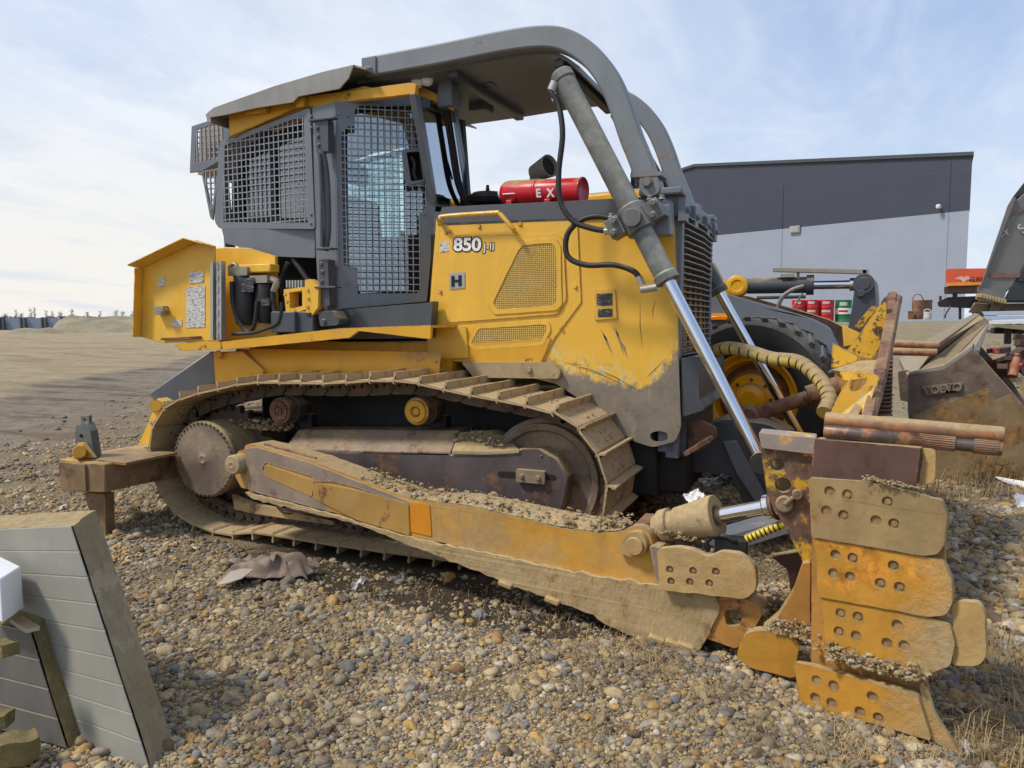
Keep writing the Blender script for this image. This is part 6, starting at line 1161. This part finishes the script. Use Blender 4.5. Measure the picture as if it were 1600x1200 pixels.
# ================================================================== insulation panels at the lower left
def panels():
    wool = mat('mineral_wool', (.37, .305, .19), .95, var=.3, vs_=6, dust=.1, bump=1.6, bs=26, streak=.3); woold = mat('wet_mineral_wool', (.20, .155, .06), .95, var=.35, vs_=5, bump=2.0, bs=22)
    skin = mat('grey_green_sheet', (.275, .268, .228), .6, var=.15, dust=.10, dcol=(.34, .28, .18), up=.1, streak=.16); skin_shaded = mat('shaded_sheet', (.12, .115, .105), .5, var=.12, dust=.1, streak=.3)  # shorter panel's sheet has the shade on its face painted into its colour
    def slab(name, lab, tlf, trf, trb, brf, brb, blf, core, sk, ribs):
        """sandwich slab: near face corners (f) and far face corners (b)"""
        tlb = tlf+(trb-trf); blb = blf+(brb-brf); root = thing(name, lab, 'panel', (blf+brf+brb+blb)/4)
        n = 14; rows = []
        nrm = (trf-tlf).cross(blf-tlf).normalized()
        if nrm.y > 0: nrm = -nrm
        b = B()
        def q(a, c, d, e, nu, nv, amp):
            g = [[None]*(nu+1) for _ in range(nv+1)]
            for j in range(nv+1):
                for i in range(nu+1):
                    u, v = i/nu, j/nv; p = (a*(1-u)+c*u)*(1-v)+(e*(1-u)+d*u)*v; k = V((noise.noise(p*9), noise.noise(p*9+V((5, 0, 0))), noise.noise(p*9+V((0, 7, 0)))))+.6*V((noise.noise(p*26), noise.noise(p*26+V((5, 0, 0))), noise.noise(p*26+V((0, 7, 0))))); g[j][i] = p+k*amp*(1 if 0 < i < nu else .4)
            b.sheet(g)
        q(trf, trb, brb, brf, 8, 40, .007); q(tlf, tlb, trb, trf, 8, 40, .008); q(trb, tlb, blb, brb, 30, 30, .006); q(blf, brf, brb, blb, 10, 4, .004); q(tlf, blf, blb, tlb, 4, 8, .004)
        b.done('wool_core', core, root, smooth=60)
        b = B(); A = []; steps = ribs*24
        for j in range(steps+1):
            v = j/steps; f = (v*ribs) % 1; d = .0018 if f < .03 or f > .97 else 0.0; A.append([tlf.lerp(blf, v)+nrm*(.007-d), trf.lerp(brf, v)+nrm*(.007-d)])
        b.sheet(A, nrm*.004); b.done('face_sheet', sk, root, smooth=8)
    A_, B_ = SZ(272, 1163), SZ(238, 1203); t_r = S(150, 797, A_.y+.10); t_f = S(114, 821, B_.y+.10); dl = V((-1.55, .14, 0))
    slab('sandwich_panel', 'largest leaning insulation panel with pale ribbed sheet face and wool edge', t_f+dl+V((0, 0, -.24)), t_f, t_r, B_, A_, B_+dl, wool, skin, 9)
    c_, e_ = SZ(137, 1146, .02), SZ(107, 1168, .02); t2 = S(78, 957, c_.y+.05); t3 = S(50, 985, e_.y+.05); dl = V((-1.1, -.02, 0))
    slab('sandwich_panel', 'shorter dark insulation panel leaning under the white foam block', t3+dl, t3, t2, e_, c_, e_+dl, woold, skin_shaded, 4)
    # metal channel lying on the shorter panel, white foam block
    b = B(); b.bar(S(26, 968, e_.y+.08), S(52, 984, e_.y+.02), .05, .02); o = b.done('metal_channel', M['galv'], None, .003, base=S(40, 980, e_.y+.05)); tag(o, 'short bright metal channel lying on top of the shorter panel', 'channel')
    f_ = S(5, 975, e_.y-.02); Y = e_.y-.06; fr = [S(-40, 885, Y), S(0, 905, Y), S(5, 974, Y), S(-40, 960, Y)]; dv = S(33, 885, Y+.16)-fr[1]; b = B(); b.plate(fr, dv); o = b.done('foam_block', M['foam'], None, .006, base=fr[2]); tag(o, 'white foam block resting on the shorter panel', 'block')
    # broken chunks of wool
    for k, (px, py, r, lab) in enumerate(((4, 1012, .034, 'ragged dark wool scrap under the white block'), (-2, 1122, .036, 'olive broken wool chunk at the left edge'), (26, 1168, .055, 'broken mossy wool chunk on the ground in the corner'), (-4, 1196, .06, 'wool chunk lying lowest at the left corner'))):
        random.seed(k+40); p = S(px, py, e_.y-.12-.02*k); b = B(); g = bmesh.ops.create_cube(b.bm, size=2); bmesh.ops.subdivide_edges(b.bm, edges=b.bm.edges[:], cuts=7, use_grid_fill=True)
        for q in b.bm.verts: d = V((q.co.x*r*1.25, q.co.y*r, q.co.z*r*.7)); q.co = p+Matrix.Rotation(.5*k, 3, 'Z') @ (d+.35*r*V((noise.noise(d*14+V((k, 0, 0))), noise.noise(d*14+V((0, k+3, 0))), noise.noise(d*14+V((0, 0, k+6))))))
        o = b.done('wool_chunk', woold, None, base=p-V((0, 0, r*.7)), smooth=50); tag(o, lab, 'wool chunk')
panels()
# ================================================================== pebbles and dry grass
def pebbles():
    lib = bpy.data.collections.new('pebble_shapes'); pm = bpy.data.materials.new('pebble_stone'); pm.use_nodes = True; nt = pm.node_tree; N = nt.nodes; L = nt.links; bs = N['Principled BSDF']
    oi = N.new('ShaderNodeObjectInfo'); r = N.new('ShaderNodeValToRGB'); r.color_ramp.interpolation = 'CONSTANT'; e = r.color_ramp.elements
    st = [(0, (.42, .31, .165)), (.17, (.31, .235, .14)), (.32, (.50, .385, .22)), (.45, (.27, .22, .165)), (.55, (.46, .285, .10)), (.63, (.22, .20, .175)), (.72, (.48, .39, .25)), (.78, (.17, .12, .075)), (.85, (.36, .31, .24)), (.94, (.56, .49, .37)), (.965, (.21, .225, .225)), (.975, (.34, .19, .09))]
    while len(e) < len(st): e.new(.5)
    for k, (p, c) in zip(e, st): k.position = p; k.color = (*c, 1)
    L.new(oi.outputs['Random'], r.inputs[0]); tc = N.new('ShaderNodeTexCoord'); n = N.new('ShaderNodeTexNoise'); n.inputs['Scale'].default_value = 2.2; n.inputs['Detail'].default_value = 6; L.new(tc.outputs['Object'], n.inputs['Vector'])
    mr = N.new('ShaderNodeMapRange'); mr.inputs[1].default_value = .3; mr.inputs[2].default_value = .7; mr.inputs[3].default_value = .72; mr.inputs[4].default_value = 1.18; L.new(n.outputs[0], mr.inputs[0])
    mx = N.new('ShaderNodeMix'); mx.data_type = 'RGBA'; mx.blend_type = 'MULTIPLY'; mx.inputs[0].default_value = 1; L.new(r.outputs[0], mx.inputs[6]); L.new(mr.outputs[0], mx.inputs[7])
    ge = N.new('ShaderNodeNewGeometry'); n2 = N.new('ShaderNodeTexNoise'); n2.inputs['Scale'].default_value = .9; n2.inputs['Detail'].default_value = 9; n2.inputs['Roughness'].default_value = .7; L.new(ge.outputs['Position'], n2.inputs['Vector']); m2 = N.new('ShaderNodeMapRange'); m2.inputs[1].default_value = .40; m2.inputs[2].default_value = .58; m2.inputs[3].default_value = .55; m2.inputs[4].default_value = 1.0; L.new(n2.outputs[0], m2.inputs[0])
    mw = N.new('ShaderNodeMix'); mw.data_type = 'RGBA'; mw.blend_type = 'MULTIPLY'; mw.inputs[0].default_value = 1; L.new(mx.outputs[2], mw.inputs[6]); L.new(m2.outputs[0], mw.inputs[7]); L.new(mw.outputs[2], bs.inputs['Base Color']); bs.inputs['Roughness'].default_value = .85; bs.inputs['Specular IOR Level'].default_value = .3
    for k in range(14):
        random.seed(100+k); b = B(); b.rock((0, 0, 0), 1., 2, .22 if k < 7 else .5); me = bpy.data.meshes.new('pebble_shape'); b.bm.to_mesh(me); b.bm.free(); me.polygons.foreach_set('use_smooth', [k < 9]*len(me.polygons)); me.materials.append(pm); o = bpy.data.objects.new('pebble_shape', me); lib.objects.link(o)
    pts = []; rad = []
    fx, fy = -math.sin(YAW), math.cos(YAW); rx, ry = math.cos(YAW), math.sin(YAW)
    for (d0, d1, dens, med, sg, rmax) in ((2.0, 4.2, 9500, .0050, .66, .04), (4.2, 7.0, 4300, .0070, .62, .045), (7.0, 11, 1100, .010, .55, .045), (11, 19, 120, .015, .45, .05)):
        w = .84; area = w*(d1**2-d0**2); nn = int(area*dens); d = np.sqrt(RNG.uniform(d0**2, d1**2, nn)); s = RNG.uniform(-w, w, nn)*d; x = fx*d+rx*s; y = fy*d+ry*s; rr = np.minimum(med*np.exp(RNG.normal(0, sg, nn)), rmax)
        sgn = .84*(x+8.5)+.55*(y-5.7); patch = np.array([noise.noise(V((a*1.1, c*1.1, 7)))+.5*noise.noise(V((a*3, c*3, 1))) for a, c in zip(x, y)]); keep = (patch+RNG.normal(0, .22, nn) > -.52) & ~((x > -4.7) & (x < -1.5) & (y > 4.62) & (y < 5.55)) & ~((((x+1.95)/2.1)**2+((y-4.55)/.80)**2+.5*patch < .95) & (RNG.uniform(0, 1, nn) > .16)); keep &= (sgn > RNG.uniform(-1.6, 3.4, nn)) & ~((y > 9.5) & (x > -4) & (RNG.uniform(0, 1, nn) > .25))
        # fewer stones on the finer, trodden patch at left centre
        pts += list(zip(x[keep], y[keep])); rad += list(rr[keep])
    for _ in range(150):                                                       # a scatter of larger cobbles
        d = 2.2+5.5*random.random()**.8; s = random.uniform(-.75, .75)*d; pts.append((fx*d+rx*s, fy*d+ry*s)); rad.append(random.uniform(.018, .046))
    for _ in range(500):                                                       # coarse stones to the right of the blade
        p = SZ(random.uniform(1480, 1640), random.uniform(760, 1130)); pts.append((p.x, p.y)); rad.append(random.uniform(.018, .05))
    nP = len(pts); co = np.zeros((nP, 3), np.float32); P_ = np.array(pts); R_ = np.array(rad); co[:, :2] = P_; co[:, 2] = [gz(a, c) for a, c in pts]; co[:, 2] += R_*RNG.uniform(-.05, .38, nP)
    me = bpy.data.meshes.new('gravel'); me.vertices.add(nP); me.vertices.foreach_set('co', co.ravel())
    a = me.attributes.new('size', 'FLOAT', 'POINT'); a.data.foreach_set('value', R_.astype(np.float32)); rot = np.zeros((nP, 3), np.float32); rot[:, 2] = RNG.uniform(0, 6.28, nP); rot[:, :2] = RNG.normal(0, .25, (nP, 2)); a = me.attributes.new('turn', 'FLOAT_VECTOR', 'POINT'); a.data.foreach_set('vector', rot.ravel())
    o = bpy.data.objects.new('gravel', me); COL.objects.link(o); tag(o, 'loose river gravel covering the yard', None, None, 'stuff')
    ng = bpy.data.node_groups.new('scatter', 'GeometryNodeTree'); ng.interface.new_socket('Geometry', in_out='INPUT', socket_type='NodeSocketGeometry'); ng.interface.new_socket('Geometry', in_out='OUTPUT', socket_type='NodeSocketGeometry'); N = ng.nodes; L = ng.links
    gi, go = N.new('NodeGroupInput'), N.new('NodeGroupOutput'); ci = N.new('GeometryNodeCollectionInfo'); ci.inputs['Collection'].default_value = lib; ci.inputs['Separate Children'].default_value = True; ci.inputs['Reset Children'].default_value = True
    ip = N.new('GeometryNodeInstanceOnPoints'); ip.inputs['Pick Instance'].default_value = True; a1 = N.new('GeometryNodeInputNamedAttribute'); a1.data_type = 'FLOAT'; a1.inputs[0].default_value = 'size'; a2 = N.new('GeometryNodeInputNamedAttribute'); a2.data_type = 'FLOAT_VECTOR'; a2.inputs[0].default_value = 'turn'
    L.new(gi.outputs[0], ip.inputs['Points']); L.new(ci.outputs[0], ip.inputs['Instance']); L.new(a1.outputs[0], ip.inputs['Scale']); L.new(a2.outputs[0], ip.inputs['Rotation']); L.new(ip.outputs[0], go.inputs[0])
    md = o.modifiers.new('scatter', 'NODES'); md.node_group = ng
pebbles()
def grass():
    rn = np.random.default_rng(3); V_, F_ = [], []
    def tuft(x, y, n, h, spread, lean, w=.004):
        z = gz(x, y)
        for _ in range(n):
            a = rn.uniform(0, 6.28); r0 = spread*math.sqrt(rn.uniform()); bx, by = x+r0*math.cos(a), y+r0*math.sin(a); hh = h*rn.uniform(.4, 1.2); l = rn.uniform(.2, 1)*lean*hh; a2 = rn.uniform(0, 6.28); dx, dy = math.cos(a2)*l, math.sin(a2)*l; px, py = -math.sin(a2)*w, math.cos(a2)*w; k = len(V_)
            V_.extend([(bx-px, by-py, z-.01), (bx+px, by+py, z-.01), (bx+dx*.4+px*.8, by+dy*.4+py*.8, z+hh*.6), (bx+dx*.4-px*.8, by+dy*.4-py*.8, z+hh*.6), (bx+dx, by+dy, z+hh*(1-.35*min(1, lean)))]); F_.extend([(k, k+1, k+2, k+3), (k+3, k+2, k+4)])
    for _ in range(430):                                     # weedy bank at the right edge
        p = SZ(rn.uniform(1500, 1700), rn.uniform(575, 765)); tuft(p.x, p.y, 18, rn.uniform(.18, .5), .10, .8, .0045)
    for _ in range(60): p = SZ(rn.uniform(1440, 1660), rn.uniform(740, 800)); tuft(p.x, p.y, 10, .2, .06, 1.0, .003)
    for _ in range(75): p = SZ(rn.uniform(1290, 1640), rn.uniform(1100, 1215)); tuft(p.x, p.y, 9, rn.uniform(.03, .09), .08, 2.4, .0018)
    for _ in range(40): p = SZ(rn.uniform(840, 1080), rn.uniform(1130, 1215)); tuft(p.x, p.y, 5, rn.uniform(.03, .10), .06, 2.0, .0016)
    for _ in range(90): p = SZ(rn.uniform(520, 1050), rn.uniform(900, 1010)); tuft(p.x, p.y, 9, rn.uniform(.03, .10), .07, 1.6, .0018)
    for _ in range(50): p = SZ(rn.uniform(880, 1040), rn.uniform(1005, 1045)); tuft(p.x, p.y, 9, rn.uniform(.03, .08), .08, 2.4, .0018)
    for _ in range(40): p = SZ(rn.uniform(1020, 1190), rn.uniform(720, 770)); tuft(p.x, p.y, 12, rn.uniform(.05, .14), .12, 1.4, .003)
    for _ in range(60): p = SZ(rn.uniform(1500, 1640), rn.uniform(1000, 1200)); tuft(p.x, p.y, 12, rn.uniform(.08, .22), .06, 1.2, .0022)
    me = bpy.data.meshes.new('dry_grass'); me.from_pydata(V_, [], F_); o = bpy.data.objects.new('dry_grass', me); COL.objects.link(o); me.materials.append(mat('straw', (.34, .24, .12), .9, var=.35, vs_=3)); tag(o, 'dry straw coloured grass and weeds', None, None, 'stuff')
grass()
